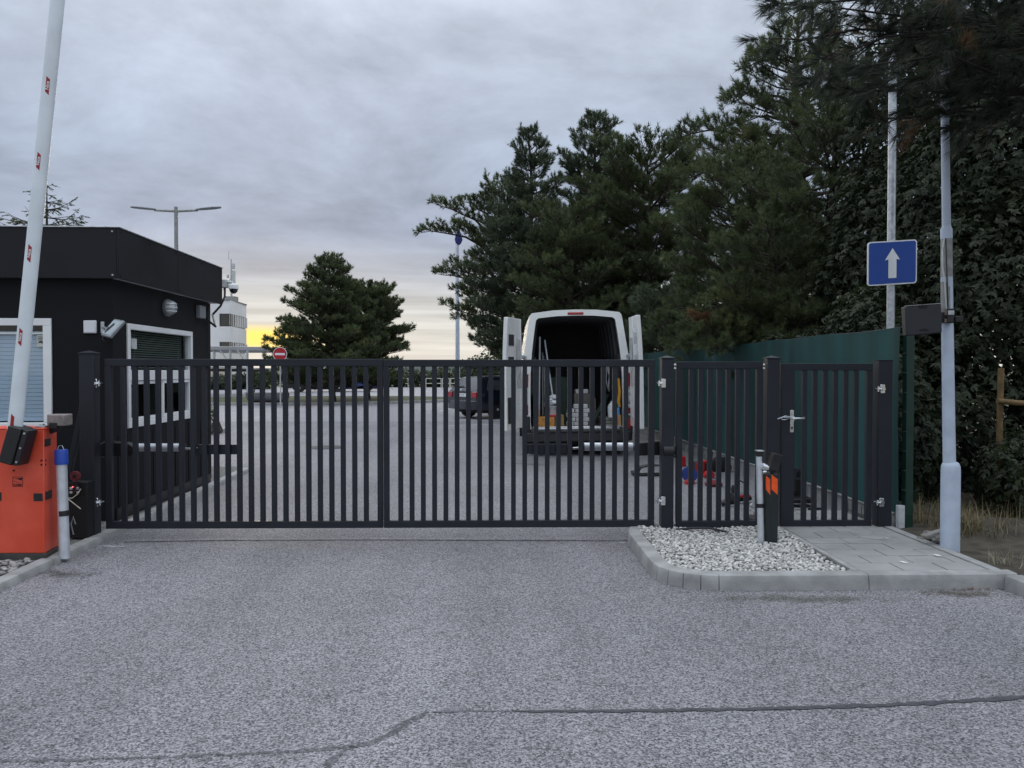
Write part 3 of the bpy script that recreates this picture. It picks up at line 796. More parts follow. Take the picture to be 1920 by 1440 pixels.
# inside the hatch: a dark desk edge, papers and a mid-grey cupboard
m = MB(GM); m.box(-.75, -.13, su0 - .1, su1 + .1, .92, .95); m.build('desk', BLACKP, gh, bevel=.004)
m = MB(GM); m.box(-.35, -.22, su0 + .25, su0 + .52, .9505, 1.17); m.build('monitor', BLACKP, gh, bevel=.006)
m = MB(GM); m.box(-2.2, -2.15, .6, LEN - .4, .95, 2.2); m.build('inner_cupboard', mat('inner_cupboard_grey', (.34, .35, .35), .6), gh)
# ---- front window with a closed pale roller blind behind the pane
m = MB(GM)
m.box(fn0, fn1, -.018, .06, fz1 - .075, fz1); m.box(fn0, fn1, -.018, .06, fz0, fz0 + .075); m.box(fn0, fn0 + .085, -.018, .06, fz0 + .075, fz1 - .075); m.box(fn1 - .085, fn1, -.018, .06, fz0 + .075, fz1 - .075)
w2 = m.build('window_frame', WHITE, gh, bevel=.005)
m = MB(GM); m.box(fn0 + .085, fn1 - .085, .034, .040, fz0 + .075, fz1 - .075); m.build('pane', MATS['window_glass'], w2)
m = MB(GM); m.box(fn0 + .085, fn1 - .085, .02, .033, fz1 - .16, fz1 - .145); m.build('sash_bar', WHITE, w2)
ROLL = mat('pale_roller_blind', (.52, .59, .74), .5, 0, .06, 2)
z = fz0 + .09; sl_ = None
while z < fz1 - .16:
    m = MB(GM); m.box(fn0 + .09, fn1 - .09, .052, .060, z, z + .0405); m.build('blind_slat', ROLL, gh, bevel=.002, seg=1); z += .0425
# camera notice on the pane
sn0, sz_ = gf(66, 628); sn1 = gf(82, 628)[0]; sb = gf(66, 650)[1]
m = MB(GM); m.box(sn0, sn1, .029, .0335, sb, sz_); st = m.build('camera_notice', mat('notice_paper', (.55, .56, .50), .7, 0, .05, 5), w2)
m = MB(GM)
h_ = sz_ - sb
for k in range(3): m.box(sn0 + .01, sn1 - .004, .0265, .0285, sz_ - .022 - k * .016, sz_ - .016 - k * .016)
m.prism([(0.008, h_ * .30), (.03, h_ * .50), (sn1 - sn0 - .006, h_ * .50), (sn1 - sn0 - .006, h_ * .30), (.03, h_ * .33)], (sn0, .0265, sb), (1, 0, 0), (0, 0, 1), (0, .002, 0))
m.bar((sn1 - .035, .0275, sb + h_ * .32), (sn1 - .010, .0275, sb + h_ * .16), .008, .002, (0, 1, 0))
m.build('camera_pictogram', mat('notice_ink', (.06, .06, .06), .7), st)
# notices in the side window
for k, (a, b, z0, z1) in enumerate(((su0 + F + .01, su0 + F + .10, sz1 - .25, sz1 - .09), (su0 + F + .11, su0 + F + .24, sz1 - .27, sz1 - .155))):
    m = MB(GM); m.box(-.026, -.024, a, b, z0, z1); m.build('window_notice', MATS['notice_paper'] if k == 0 else DWHITE, w1)

# ---- fittings on the guard house
def gplace(px, py): u, z = gw(px, py); return G(u, 0, z)
# floodlight on a bracket at the front corner
fx = gf(193, 612); c0 = G(-.0, fx[0] - .05, fx[1])
fl = thing('floodlight', 'tilted grey floodlight on a bracket at the guard house corner', 'floodlight', c0)
pz = gf(193, 614)
m = MB(GM); m.box(pz[0] - .018, pz[0] + .018, -.012, -.001, pz[1] - .06, pz[1] + .06); m.build('wall_plate', GALV, fl, bevel=.002)
arm_end = Vector((pz[0] + .12, -.12, pz[1] - .03))
m = MB(GM); m.tube([(pz[0], -.01, pz[1]), (pz[0] + .05, -.07, pz[1] - .004), arm_end], .012, 8); m.build('arm', GALV, fl, smooth=True)
Rf = Euler((rad(-38), rad(8), rad(-35)))
ctr = Vector((pz[0] + .175, -.15, pz[1] - .02))
m = MB(GM); m.cbox(ctr, (.17, .035, .22), Rf); hd = m.build('lamp_head', mat('floodlight_grey', (.33, .36, .38), .4, .4, .1, 9), fl, bevel=.008)
R3 = Rf.to_matrix()
m = MB(GM); m.cbox(ctr + R3 @ Vector((0, -.019, 0)), (.14, .004, .18), Rf); m.build('lens', mat('floodlight_lens', (.45, .52, .55), .1, 0, .1, 4), hd)
m = MB(GM); m.cbox(ctr + R3 @ Vector((-.015, -.023, .0)), (.03, .004, .10), Euler((rad(-38), rad(28), rad(-35)))); m.cbox(ctr + R3 @ Vector((-.045, -.023, -.04)), (.03, .004, .07), Euler((rad(-38), rad(-20), rad(-35)))); m.build('led_array', BLACKP, hd)
m = MB(GM); m.tube([(pz[0], -.006, pz[1] - .055), (pz[0] + .01, -.03, pz[1] - .13), (pz[0] + .07, -.07, pz[1] - .15), (pz[0] + .12, -.12, pz[1] - .09)], .006, 6); m.build('cable', BLACKP, fl, smooth=True)
# white intercom square
a = gf(158.5, 601); b = gf(182.5, 625)
m = MB(GM); m.box(a[0], b[0], -.028, -.001, b[1], a[1]); tag(m.build('access_reader', mat('reader_white', (.66, .70, .74), .35, 0, .04, 4), None, bevel=.006), 'small square white reader plate on the guard house front wall', 'card reader')
m = MB(GM); m.box(a[0] + .012, b[0] - .012, -.031, -.029, b[1] + .012, a[1] - .012); m.build('reader_face', SIGNW, bpy.data.objects['access_reader'])
# round bulkhead lamp with cage
c = gplace(311, 577)
bl = thing('bulkhead_lamp', 'round caged bulkhead lamp above the guard house side window', 'lamp', c)
u, z = gw(311, 577)
m = MB(GM); m.lathe((.001, u, z), [(.105, 0), (.105, .03), (.09, .045)], 22, 'x'); m.build('base', mat('lamp_base_grey', (.20, .21, .22), .5), bl, smooth=True)
m = MB(GM); m.lathe((.04, u, z), [(.082, 0), (.078, .03), (.055, .065), (.02, .08)], 20, 'x'); m.build('glass', mat('ribbed_lamp_glass', (.42, .44, .45), .15, 0, .2, 40, spec=.7), bl, smooth=True)
m = MB(GM)
for dzz in (-.045, 0, .045):
    m.tube([(.04, u - .092, z + dzz), (.10, u - .06, z + dzz), (.13, u, z + dzz), (.10, u + .06, z + dzz), (.04, u + .092, z + dzz)], .005, 6)
m.tube([(.04, u, z - .10), (.11, u, z - .06), (.135, u, z), (.11, u, z + .06), (.04, u, z + .10)], .005, 6)
m.build('cage', GALV, bl, smooth=True)
# junction box
a = gw(367, 572); b = gw(378, 598)
m = MB(GM); m.box(.0, .06, a[0], b[0], b[1], a[1]); jb = one('junction_box', m, mat('jbox_grey', (.20, .21, .22), .55, 0, .1, 8), 'small grey junction box beside the guard house rear corner', 'junction box', bevel=.008)
# security camera on the fascia end with its cable
cz = at(424, 537, 11.55)
sc_ = thing('security_camera', 'white dome camera on an arm at the rear end of the fascia', 'security camera', cz)
m = MB(); m.box(cz.x - .09, cz.x + .02, cz.y - .06, cz.y + .06, cz.z - .02, cz.z + .10); m.build('mount_box', DWHITE, sc_, bevel=.01)
m = MB(); m.tube([(cz.x, cz.y, cz.z + .06), (cz.x + .09, cz.y, cz.z + .06), (cz.x + .11, cz.y, cz.z + .02)], .022, 10); m.build('arm', DWHITE, sc_, smooth=True)
m = MB(); m.lathe((cz.x + .11, cz.y, cz.z - .02), [(.03, .06), (.065, .045), (.072, 0), (.070, -.02)], 18); m.build('housing', WHITE, sc_, smooth=True)
m = MB(); m.lathe((cz.x + .11, cz.y, cz.z - .04), [(.062, 0), (.055, -.035), (.03, -.062), (.005, -.07)], 18); m.build('dome', GLASSD, sc_, smooth=True)
ua, za = gw(384, 595); p1 = G(ua + .05, .05, za - .06)
m = MB(); m.tube([(cz.x - .02, cz.y, cz.z - .02), (cz.x - .005, cz.y - .05, cz.z - .16), (cz.x - .05, cz.y - .1, cz.z - .30), (cz.x - .16, cz.y - .12, cz.z - .43), p1 + Vector((.06, .05, -.06)), p1, G(ua - .04, .04, za - .01)], .016, 8); m.build('cable', BLACKP, sc_, smooth=True)

# ================================================================== BARRIER
YB = 6.42
bc = thing('boom_barrier', 'orange barrier cabinet with raised white arm beside the kerb', 'barrier', (-4.25, YB + .14, .03))
xr = at(83, 900, YB).x; xe = at(107, 900, YB + .26).x; xl = xr - .52
ztop = at(60, 806, YB).z; zpl = at(60, 1036, YB).z
# plan outline: flat front with a chamfered road-side corner
plan = [(xl - .10, YB + .12), (xl, YB), (xr, YB), (xe, YB + .26), (xe - .02, YB + .285), (xl - .10, YB + .285)]
def pl_prism(m, plan, z0, z1, grow=0):
    cx = sum(p[0] for p in plan) / len(plan); cy = sum(p[1] for p in plan) / len(plan)
    o = [(cx + (x - cx) * (1 + grow), cy + (y - cy) * (1 + grow)) for x, y in plan]
    m.prism(o, (0, 0, z0), (1, 0, 0), (0, 1, 0), (0, 0, z1 - z0))
m = MB(); pl_prism(m, plan, .10, ztop); cb = m.build('cabinet', ORANGE, bc, bevel=.006)
m = MB(); pl_prism(m, plan, .02, .098, .05); m.build('plinth', mat('dark_plinth', (.055, .052, .048), .85, 0, .3, 10, .3, 40), bc, bevel=.004)
m = MB(); pl_prism(m, plan, ztop + .001, ztop + .014, .01); m.build('lid', ORANGE, bc, bevel=.004)
def fpl(px, py): return at(px, py, YB)
def dec(px0, py0, px1, py1, t=.004, name='port', mm=BLACKP):
    a, b = fpl(px0, py0), fpl(px1, py1); m = MB(); m.box(a.x, b.x, YB - t, YB - .0005, b.z, a.z); m.build(name, mm, cb, bevel=.002, seg=1)
dec(63, 925, 80.5, 939.5, name='reflector_port'); dec(-14, 923, 3, 939, name='reflector_port')
for px, py in ((78, 863.5), (78, 871.5), (26, 882)):
    p = fpl(px, py); m = MB(); m.lathe((p.x, YB, p.z), [(.0085, -.004), (.0085, .002)], 12, 'y'); m.build('screw_hole', BLACKM, cb)
cd = (Vector((xe, YB + .26, 0)) - Vector((xr, YB, 0))).normalized(); cn = Vector((cd.y, -cd.x, 0))
CM = Matrix((cd, -cn, (0, 0, 1))).transposed().to_4x4(); CM.translation = Vector((xr, YB, 0))
for (s0, s1, z0, z1) in ((.015, .145, fpl(0, 939).z, fpl(0, 923).z), (.01, .13, fpl(0, 838).z, fpl(0, 824).z)):
    m = MB(CM); m.box(s0, s1, -.004, -.0005, z0, z1); m.build('reflector_port', BLACKP, cb, bevel=.002, seg=1)
for s_, pz_ in ((.03, 864), (.03, 872)):
    m = MB(CM); m.lathe((s_, 0, fpl(0, pz_).z), [(.0085, -.004), (.0085, .002)], 12, 'y'); m.build('screw_hole', BLACKM, cb)
# maker's mark: framed arm symbol and letters
INK = mat('logo_ink', (.10, .008, .008), .6, 0, .2, 30)
a, b = fpl(23.5, 894), fpl(43, 912.5); w_, h_ = b.x - a.x, a.z - b.z
m = MB()
for q in ((0, w_, 0, .003), (0, w_, h_ - .003, h_), (0, .003, .003, h_ - .003), (w_ - .003, w_, .003, h_ - .003)): m.box(a.x + q[0], a.x + q[1], YB - .0022, YB - .0006, b.z + q[2], b.z + q[3])
m.build('logo_frame', INK, cb)
m = MB(); m.prism([(w_ * .33, h_ * .83), (w_ * .93, h_ * .90), (w_ * .95, h_ * .76), (w_ * .80, h_ * .62), (w_ * .60, h_ * .74)], (a.x, YB - .0022, b.z), (1, 0, 0), (0, 0, 1), (0, .0016, 0)); m.build('logo_arm', BLACKM, cb)
m = MB(); m.bar((a.x + w_ * .08, YB - .0014, b.z + h_ * .60), (a.x + w_ * .72, YB - .0014, b.z + h_ * .38), .0016, .003, (0, 1, 0)); m.bar((a.x + w_ * .08, YB - .0014, b.z + h_ * .92), (a.x + w_ * .35, YB - .0014, b.z + h_ * .84), .0016, .003, (0, 1, 0)); m.build('logo_line', INK, cb)
text_mesh('CAME', .026, frame((a.x + w_ * .48, YB - .0022, b.z + h_ * .17), (1, 0, 0), (0, 0, 1)), INK, 'logo_letters', cb, .0008)
# warning lamp on the lid
lp = at(112, 800, YB + .14)
m = MB(); m.tube([(lp.x - .16, YB + .14, ztop + .005), (lp.x - .08, YB + .14, ztop - .02), (lp.x, YB + .14, ztop + .01), (lp.x + .02, YB + .14, ztop + .03)], .028, 10); m.build('lamp_arm', BLACKP, bc, smooth=True)
m = MB(); m.box(lp.x - .07, lp.x + .075, YB + .07, YB + .21, ztop + .025, ztop + .125); m.build('warning_lamp', mat('smoky_lamp', (.22, .19, .18), .2, 0, .25, 12, spec=.7), bc, bevel=.012)
m = MB(); m.box(lp.x - .045, lp.x + .02, YB + .058, YB + .0695, ztop + .005, ztop + .055); m.build('lamp_clip', BLACKP, bc, bevel=.004)
m = MB(); m.box(xr - .10, xr - .02, YB + .04, YB + .12, ztop + .0145, ztop + .03); m.lathe((xr - .06, YB + .08, ztop + .03), [(.02, 0), (.02, .016)], 8); m.build('lid_lock', GALV, bc, bevel=.002)
# arm: raised, leaning slightly to the road, tapering
P0, P1 = at(27, 815, YB - .10), at(112, -40, YB - .10)
d = (P1 - P0).normalized()
side = Vector((d.z, 0, -d.x)).normalized()
m = MB(); rings = []
for t in (0, .25, .5, .75, 1, 1.35):
    c = P0 + (P1 - P0) * t; rx = .0585 - .004 * t; ry = .042
    rings.append([c + side * rx * math.cos(a) + Vector((0, 1, 0)) * ry * math.sin(a) for a in np.linspace(0, 2 * math.pi, 29)[:-1]])
m.loft(rings); pole = m.build('barrier_arm', BARW, bc, smooth=True)
q0, q1 = at(17, 868, YB - .13), at(36, 800, YB - .13)
dq = (q1 - q0); uq = dq.normalized(); sq = Vector((uq.z, 0, -uq.x))
m = MB(); m.prism([(-.055, 0), (.055, 0), (.055, dq.length), (-.055, dq.length)], q0 + Vector((0, -.06, 0)), sq, uq, (0, .17, 0)); bk_ = m.build('bracket', BLACKP, bc, bevel=.008)
m = MB(); m.prism([(.058, 0), (.10, .01), (.10, dq.length - .005), (.058, dq.length)], q0 + Vector((0, -.045, 0)), sq, uq, (0, .14, 0)); m.build('bracket_wing', BLACKP, bk_, bevel=.005)
for t in (.12, .5, .9):
    c = q0 + uq * dq.length * t + sq * .082
    m = MB(); m.lathe((c.x, YB - .178, c.z), [(.009, -.004), (.009, .006)], 6, 'y'); m.build('bracket_screw', GALV, bk_)
up = Vector((0, 0, 1))
for px, py in ((89, 160), (72, 302), (55, 475), (38, 632), (22.5, 793)):
    t = (794 - py) / 815 if py < 700 else .03
    c = P0 + (P1 - P0) * ((P0.z - at(px, py, YB - .14).z) / (P0.z - P1.z)); rx = .0585 - .004 * t
    th = math.asin(max(-1, min(1, (at(px, py, YB - .142).x - c.x) / rx)))
    def surf(s, tt): # s across (m), tt along (m), wrapped onto the oval tube
        a = th + s / rx
        return c + d * tt + side * (rx + .0008) * math.sin(a) - Vector((0, 1, 0)) * (.042 + .0008) * math.cos(a)
    n = 6; hw, hh, sk = .0145, .062, .020
    vs = []
    for i in range(n + 1):
        s = -hw + 2 * hw * i / n
        for tt in (-hh, hh): vs.append(surf(s, tt - s / hw * sk * .6))
    m = MB(); m.add(vs, [(2 * i, 2 * i + 2, 2 * i + 3, 2 * i + 1) for i in range(n)]); st = m.build('sticker', STICKR, pole, normals=False)
    if py < 700:
        nrm = (side * math.sin(th) / rx - Vector((0, 1, 0)) * math.cos(th) / .042).normalized()
        text_mesh('Nice', .036, frame(surf(0, 0) + nrm * .0008, d, nrm.cross(d)), SIGNW, 'sticker_letters', pole, .0006)

# ---- blue capped photocell post
bp_ = on(121, 1042, .05)
bo = thing('photocell_post', 'silver photocell post with blue cap beside the orange cabinet', 'photocell post', bp_)
ht = at(118, 866, bp_.y).z
m = MB(); m.tube([(bp_.x + .0, bp_.y, .03), (bp_.x - .018, bp_.y, ht)], .0425, 20); tb = m.build('tube', ALU, bo, smooth=True)
m = MB(); m.lathe((bp_.x - .018, bp_.y, ht - .02), [(.052, 0), (.052, .115), (.046, .125)], 22); cp = m.build('cap', BLUEC, bo, smooth=True)
m = MB(); m.tube([(bp_.x - .045, bp_.y - .01, ht + .10), (bp_.x - .035, bp_.y - .01, ht + .135), (bp_.x - .005, bp_.y - .01, ht + .14), (bp_.x + .012, bp_.y - .01, ht + .10)], .003, 6); m.build('cap_seal_wire', ALU, cp, smooth=True)
m = MB(); m.tube([(bp_.x - .0045, bp_.y, .39), (bp_.x - .0065, bp_.y, .435)], .0436, 20); m.build('photocell_window', BLACKP, tb, smooth=True)
# ---- open control cabinet behind it
k0 = at(148, 1000, 7.20)
cc = thing('control_cabinet', 'open black control cabinet with bare electronics beside the gate post', 'control cabinet', (k0.x, 7.2, .055))
kx0, kx1 = at(128, 900, 7.18).x, at(163, 900, 7.18).x
m = MB(); m.box(kx0, kx1, 7.18, 7.36, .055, .58); m.build('case', BLACKM, cc, bevel=.006)
m = MB(); m.box(kx0 - .002, kx1 - .06, 7.14, 7.178, .56, .585); m.build('case_lip', BLACKP, cc)
z1 = at(143, 893, 7.15).z
m = MB(); m.lathe(((kx0 * .55 + kx1 * .45), 7.165, z1), [(.045, -.02), (.048, .0), (.045, .012)], 18, 'y'); tr = m.build('transformer', mat('transformer_winding', (.16, .045, .05), .35, .2, .3, 60), cc, smooth=True)
m = MB(); m.lathe(((kx0 * .55 + kx1 * .45), 7.143, z1), [(.018, -.004), (.018, .003)], 14, 'y'); m.build('core', BLACKP, tr)
z2 = at(143, 915, 7.15).z
m = MB(); m.box(kx0 + .02, kx1 - .07, 7.160, 7.179, z2 - .07, z2 + .03); bd = m.build('circuit_board', mat('circuit_green_black', (.02, .03, .025), .4, 0, .4, 60), cc)
for i in range(6):
    x = kx0 + .03 + (i % 3) * .03; z = z2 - .05 + (i // 3) * .035
    m = MB(); m.box(x, x + .022, 7.143, 7.1595, z, z + .018 + .006 * (i % 2)); m.build('relay', (DWHITE, BLACKP, GALV)[i % 3], bd, bevel=.002, seg=1)
m = MB(); m.lathe((kx0 + .062, 7.14, z2 + .012), [(.005, -.003), (.004, .003)], 8, 'y'); m.build('status_led', mat('red_led', (.8, .05, .05), .3, 0, .1, 9, emit=((1, .08, .10), 4.0)), bd)
m = MB(); m.tube([(kx1 - .03, 7.13, z2 - .005), (kx1 - .05, 7.11, z2 - .05), (kx1 - .09, 7.10, z2 - .085), (kx0 + .03, 7.10, z2 - .085), (bp_.x + .05, 6.7, .42)], .0045, 6); m.build('signal_wire', mat('pale_wire', (.50, .47, .38), .6), cc, smooth=True)
m = MB(); m.tube([(kx0 + .06, 7.15, .10), (kx0 + .05, 7.13, .2), (kx0 + .07, 7.13, .27), (kx0 + .09, 7.13, .2)], .006, 6); m.build('cable_loop', mat('grey_cable', (.25, .27, .27), .6), cc, smooth=True)
# ================================================================== GREEN SCREEN FENCE
fd = Vector((-math.tan(rad(1.47)), 1, 0)).normalized(); fnn = Vector((-fd.y, fd.x, 0))    # fnn points to the road side
F0 = at(1692, 800, 7.44); F0.z = 0
FM = Matrix((fd, fnn, (0, 0, 1))).transposed().to_4x4(); FM.translation = F0      # x along, y to road, z up
fe = thing('screen_fence', 'long mesh fence wrapped in dark green screening net on concrete plinth', 'fence', F0)
FL = 24.0; ZN0, ZN1 = .20, 2.045
# net: slightly slack cloth
NET = mat('green_screen_net', (.013, .060, .060), .75, 0, .42, 1.6, .5, 160, detail=9)
_n = NET.node_tree; _tr = _n.nodes.new('ShaderNodeBsdfTranslucent'); _tr.inputs[0].default_value = (.032, .135, .125, 1)
_mx = _n.nodes.new('ShaderNodeMixShader'); _mx.inputs[0].default_value = .35
_n.links.new(_n.nodes['Principled BSDF'].outputs[0], _mx.inputs[1]); _n.links.new(_tr.outputs[0], _mx.inputs[2]); _n.links.new(_mx.outputs[0], _n.nodes['Material Output'].inputs[0])
_mp = _n.nodes.new('ShaderNodeMapping'); _mp.inputs['Scale'].default_value = (1, 2.4, .35)
_nz = [q for q in _n.nodes if q.type == 'TEX_NOISE'][0]; _n.links.new(_n.nodes['Texture Coordinate'].outputs['Object'], _mp.inputs[0]); _n.links.new(_mp.outputs[0], _nz.inputs['Vector'])
nx, nz = 260, 10; V = []; Fc = []
for i in range(nx + 1):
    for j in range(nz + 1):
        x = FL * i / nx; s = j / nz
        sag = -.018 * abs(math.sin(math.pi * x / 2.5 * 1.5)) if j == nz else 0
        V.append((x, .020 + .012 * math.sin(x * 2.3 + s * 3) + .007 * math.sin(x * 9.1 + 2 * s) + .012 * random.random(), ZN0 + (ZN1 - ZN0) * s + sag))
for i in range(nx):
    for j in range(nz): Fc.append((i * (nz + 1) + j, (i + 1) * (nz + 1) + j, (i + 1) * (nz + 1) + j + 1, i * (nz + 1) + j + 1))
m = MB(FM); m.add(V, Fc); m.build('screen_net', NET, fe, smooth=True, normals=False)
m = MB(FM); m.tube([(x, .0, ZN1 - .004 - .012 * abs(math.sin(math.pi * x / 2.5 * 1.5))) for x in np.linspace(-.02, FL, 60)], .006, 6); m.build('top_wire', BLACKP, fe, smooth=True)
PLAIN = MB(FM).box(-.035, .045, -.095, -.02, -.02, 2.07)
PLAIN.build('fence_post', GREENP, fe, bevel=.004)
m = MB(FM); m.box(-.045, .055, -.105, -.01, 2.0705, 2.082); m.build('post_cap', BLACKP, fe, bevel=.003)
for k in range(1, 10):
    MB(FM).box(k * 2.5 - .03, k * 2.5 + .03, -.085, -.025, -.02, 2.06).build('fence_post', GREENP, fe, bevel=.003)
for k in range(int(FL / 1.25)):
    a = k * 1.25 + .02 + (.04 if k == 0 else 0)
    m = MB(FM); m.box(a, a + 1.236, -.025, .04, -.05, .195); b = m.build('plinth_board', CONCP, fe, bevel=.006, seg=1)
    if k < 6:
        for q in range(8):
            m = MB(FM); m.box(a + .05 + q * .15, a + .058 + q * .15, .0402, .046, .03, .17); m.build('rib', CONCP, b)
    m = MB(FM); m.box(a - .001, a + 1.237, -.03, .055, .1955, .215); m.build('coping', CONCP, b, bevel=.004, seg=1)
m = MB(FM); m.box(-.03, .018, -.018, .05, -.02, .30); m.build('end_block', mat('fresh_mortar', (.56, .58, .60), .9, 0, .12, 20), fe, bevel=.004)
for z in np.arange(.45, 2.0, .19):
    m = MB(FM); m.tube([(-.005, .012, z), (-.03, -.004, z + .004), (-.034, -.02, z)], .004, 5); m.build('net_tie', BLACKP, fe)

# ================================================================== ONE-WAY SIGN
YS = 8.75
sp = at(1671, 480, YS)
sg = thing('one_way_sign', 'square blue one-way sign with white arrow on a galvanised pole', 'traffic sign', (sp.x, YS, 0))
m = MB(); m.tube([(sp.x, YS, .0), (sp.x, YS, 5.2)], .044, 16); m.build('pole', GALV, sg, smooth=True)
c1, c2, c3, c4 = at(1626.5, 454, YS - .08), at(1719, 448.5, YS - .06), at(1719, 531, YS - .06), at(1627.5, 536.5, YS - .08)
cen = (c1 + c2 + c3 + c4) / 4; uu = (c2 - c1).normalized(); vv = Vector((0, 0, 1)); hw = (c2 - c1).length / 2; hh = (c1.z - c4.z) / 2
ww = uu.cross(vv)
def rr(w, h, r, n=5):
    o = []
    for sx, sy, a0 in ((1, 1, 0), (-1, 1, 90), (-1, -1, 180), (1, -1, 270)):
        for k in range(n + 1):
            a = rad(a0 + 90 * k / n); o.append((sx * (w - r) + r * math.cos(a), sy * (h - r) + r * math.sin(a)))
    return o
vv2 = (vv + uu * 0).normalized()
m = MB(); m.prism(rr(hw, hh, .035), cen, uu, vv2, -ww * .014); pl8 = m.build('sign_plate', SIGNW, sg, smooth=True)
m = MB(); m.prism(rr(hw - .014, hh - .014, .026), cen + ww * .0006, uu, vv2, ww * .0015); m.build('blue_field', BLUES, pl8)
ar = [(-.047, -hh * .70), (.047, -hh * .70), (.047, hh * .16), (.088, hh * .12), (0, hh * .66), (-.088, hh * .12), (-.047, hh * .16)]
m = MB(); m.prism(ar, cen + ww * .0026, uu, vv2, ww * .0015); m.build('arrow', SIGNW, pl8)
for z in (.12, -.12):
    m = MB(); m.lathe((sp.x, YS, cen.z + z), [(.052, -.015), (.052, .015)], 16); m.bar((sp.x, YS - .04, cen.z + z), (cen.x, cen.y + .016, cen.z + z), .05, .03); m.build('clamp', GALV, sg, smooth=True)

# ================================================================== LAMP POST WITH READER
lb = on(1781, 1031, .085)
lp_ = thing('lamp_post', 'pale grey tapered lamp post with black panel reader and weathered sleeve', 'lamp post', (lb.x, lb.y, .05))
def zl(py): return at(1775, py, lb.y).z
def xl_(px, py): return at(px, py, lb.y).x
ctr = lambda py: xl_(np.interp(py, [200, 425, 600, 870, 1030], [1771.5, 1774.5, 1775.5, 1780, 1781]), py)
def seg(name, py0, py1, r0, r1, mm, n=22):
    m = MB(); m.tube([(ctr(py0), lb.y, zl(py0)), (ctr(py1), lb.y, zl(py1))], [r0, r1], n); return m.build(name, mm, lp_, smooth=True)
k_ = lb.y / FPX
m = MB(); m.lathe((lb.x, lb.y, 0), [(.076, -.05), (.076, zl(884)), (.073, zl(874)), (.062, zl(868)), (.05, zl(866))], 26); m.build('base_sleeve', GALVP, lp_, smooth=True)
seg('lower_tube', 872, 520, .050, .046, GALVP)
m = MB(); m.tube([(ctr(606), lb.y, zl(606)), (ctr(432), lb.y, zl(432)), (ctr(425), lb.y, zl(425))], [.0475, .044, .035], 22); m.build('weathered_sleeve', GALVD, lp_, smooth=True)
m = MB(); m.tube([(ctr(448), lb.y, zl(448)), (ctr(430), lb.y, zl(430)), (ctr(424), lb.y, zl(424))], [.0462, .0462, .034], 22); m.build('collar', GALVP, lp_, smooth=True)
top = Vector((ctr(200), lb.y, zl(200)))
m = MB(); m.tube([(ctr(426), lb.y, zl(426)), top, top + Vector((-.004, 0, 2.2)), top + Vector((-.30, .02, 2.6)), top + Vector((-.9, .04, 2.7))], [.034, .031, .028, .026, .025], 18); m.build('upper_tube', GALVP, lp_, smooth=True)
m = MB(); e = top + Vector((-.85, .04, 2.72)); m.prism([(0, -.07), (-.5, -.11), (-.6, 0), (-.5, .11), (0, .07)], e, (1, 0, 0), (0, 1, 0), (0, 0, .08)); m.build('lamp_head', GALVP, lp_, bevel=.015)
m = MB(); m.tube([(xl_(1766, 450), lb.y - .04, zl(449)), (xl_(1760.5, 470), lb.y - .05, zl(470)), (xl_(1761, 500), lb.y - .05, zl(502)), (xl_(1765, 528), lb.y - .05, zl(528)), (xl_(1768, 580), lb.y - .05, zl(580))], .006, 8); m.build('cable', DWHITE, lp_, smooth=True)
m = MB(); m.tube([(xl_(1767, 450), lb.y - .046, zl(449)), (xl_(1768.5, 500), lb.y - .05, zl(500)), (xl_(1771, 575), lb.y - .052, zl(578))], .005, 8); m.build('cable', BLACKP, lp_, smooth=True)
# clamp and reader panel
m = MB(); zc_ = zl(595); m.lathe((ctr(595), lb.y, zc_), [(.057, -.045), (.057, .045)], 18); m.box(xl_(1764, 595), xl_(1777, 595), lb.y - .095, lb.y - .05, zl(607), zl(580)); m.box(xl_(1785, 595), xl_(1799, 595), lb.y - .05, lb.y + .02, zl(605), zl(593)); m.build('clamp', BLACKP, lp_, bevel=.006)
m = MB(); m.box(xl_(1765, 588), xl_(1776, 588), lb.y - .104, lb.y - .096, zl(592), zl(584)); m.build('clamp_bolt', GALV, lp_, bevel=.002)
a, b, c_, d_ = (1697, 575), (1765.5, 570), (1767, 624), (1700, 630)
YR = lb.y - .10
outer = [at(*p, YR) for p in (d_, c_, b, a)]
m = MB(); m.add([*outer, *[p + Vector((.0, .07, 0)) for p in outer]], [(0, 1, 2, 3), (7, 6, 5, 4), (0, 4, 5, 1), (1, 5, 6, 2), (2, 6, 7, 3), (3, 7, 4, 0)]); rd = m.build('reader_panel', mat('reader_dark', (.018, .020, .026), .5, 0, .1, 5), lp_, bevel=.010, seg=3)
m = MB(); m.bar(at(1698, 574, YR + .02), at(1764, 569.3, YR + .02), .05, .006); m.build('reader_edge', GALVD, rd, bevel=.002)
for px, py in ((1731, 574), (1733, 621)):
    p = at(px, py, YR); m = MB(); n = 10
    sg_ = -1 if py < 600 else 1
    m.prism([(.042 * math.cos(t), sg_ * .022 * math.sin(t)) for t in np.linspace(0, math.pi, n)], p + Vector((0, -.003, 0)), (1, 0, 0), (0, 0, 1), (0, .0028, 0)); m.build('reader_recess', BLACKM, rd)
m = MB(); m.bar((xl_(1762, 600), lb.y - .07, zc_), (ctr(595), lb.y - .055, zc_), .03, .03); m.build('reader_arm', BLACKP, lp_)

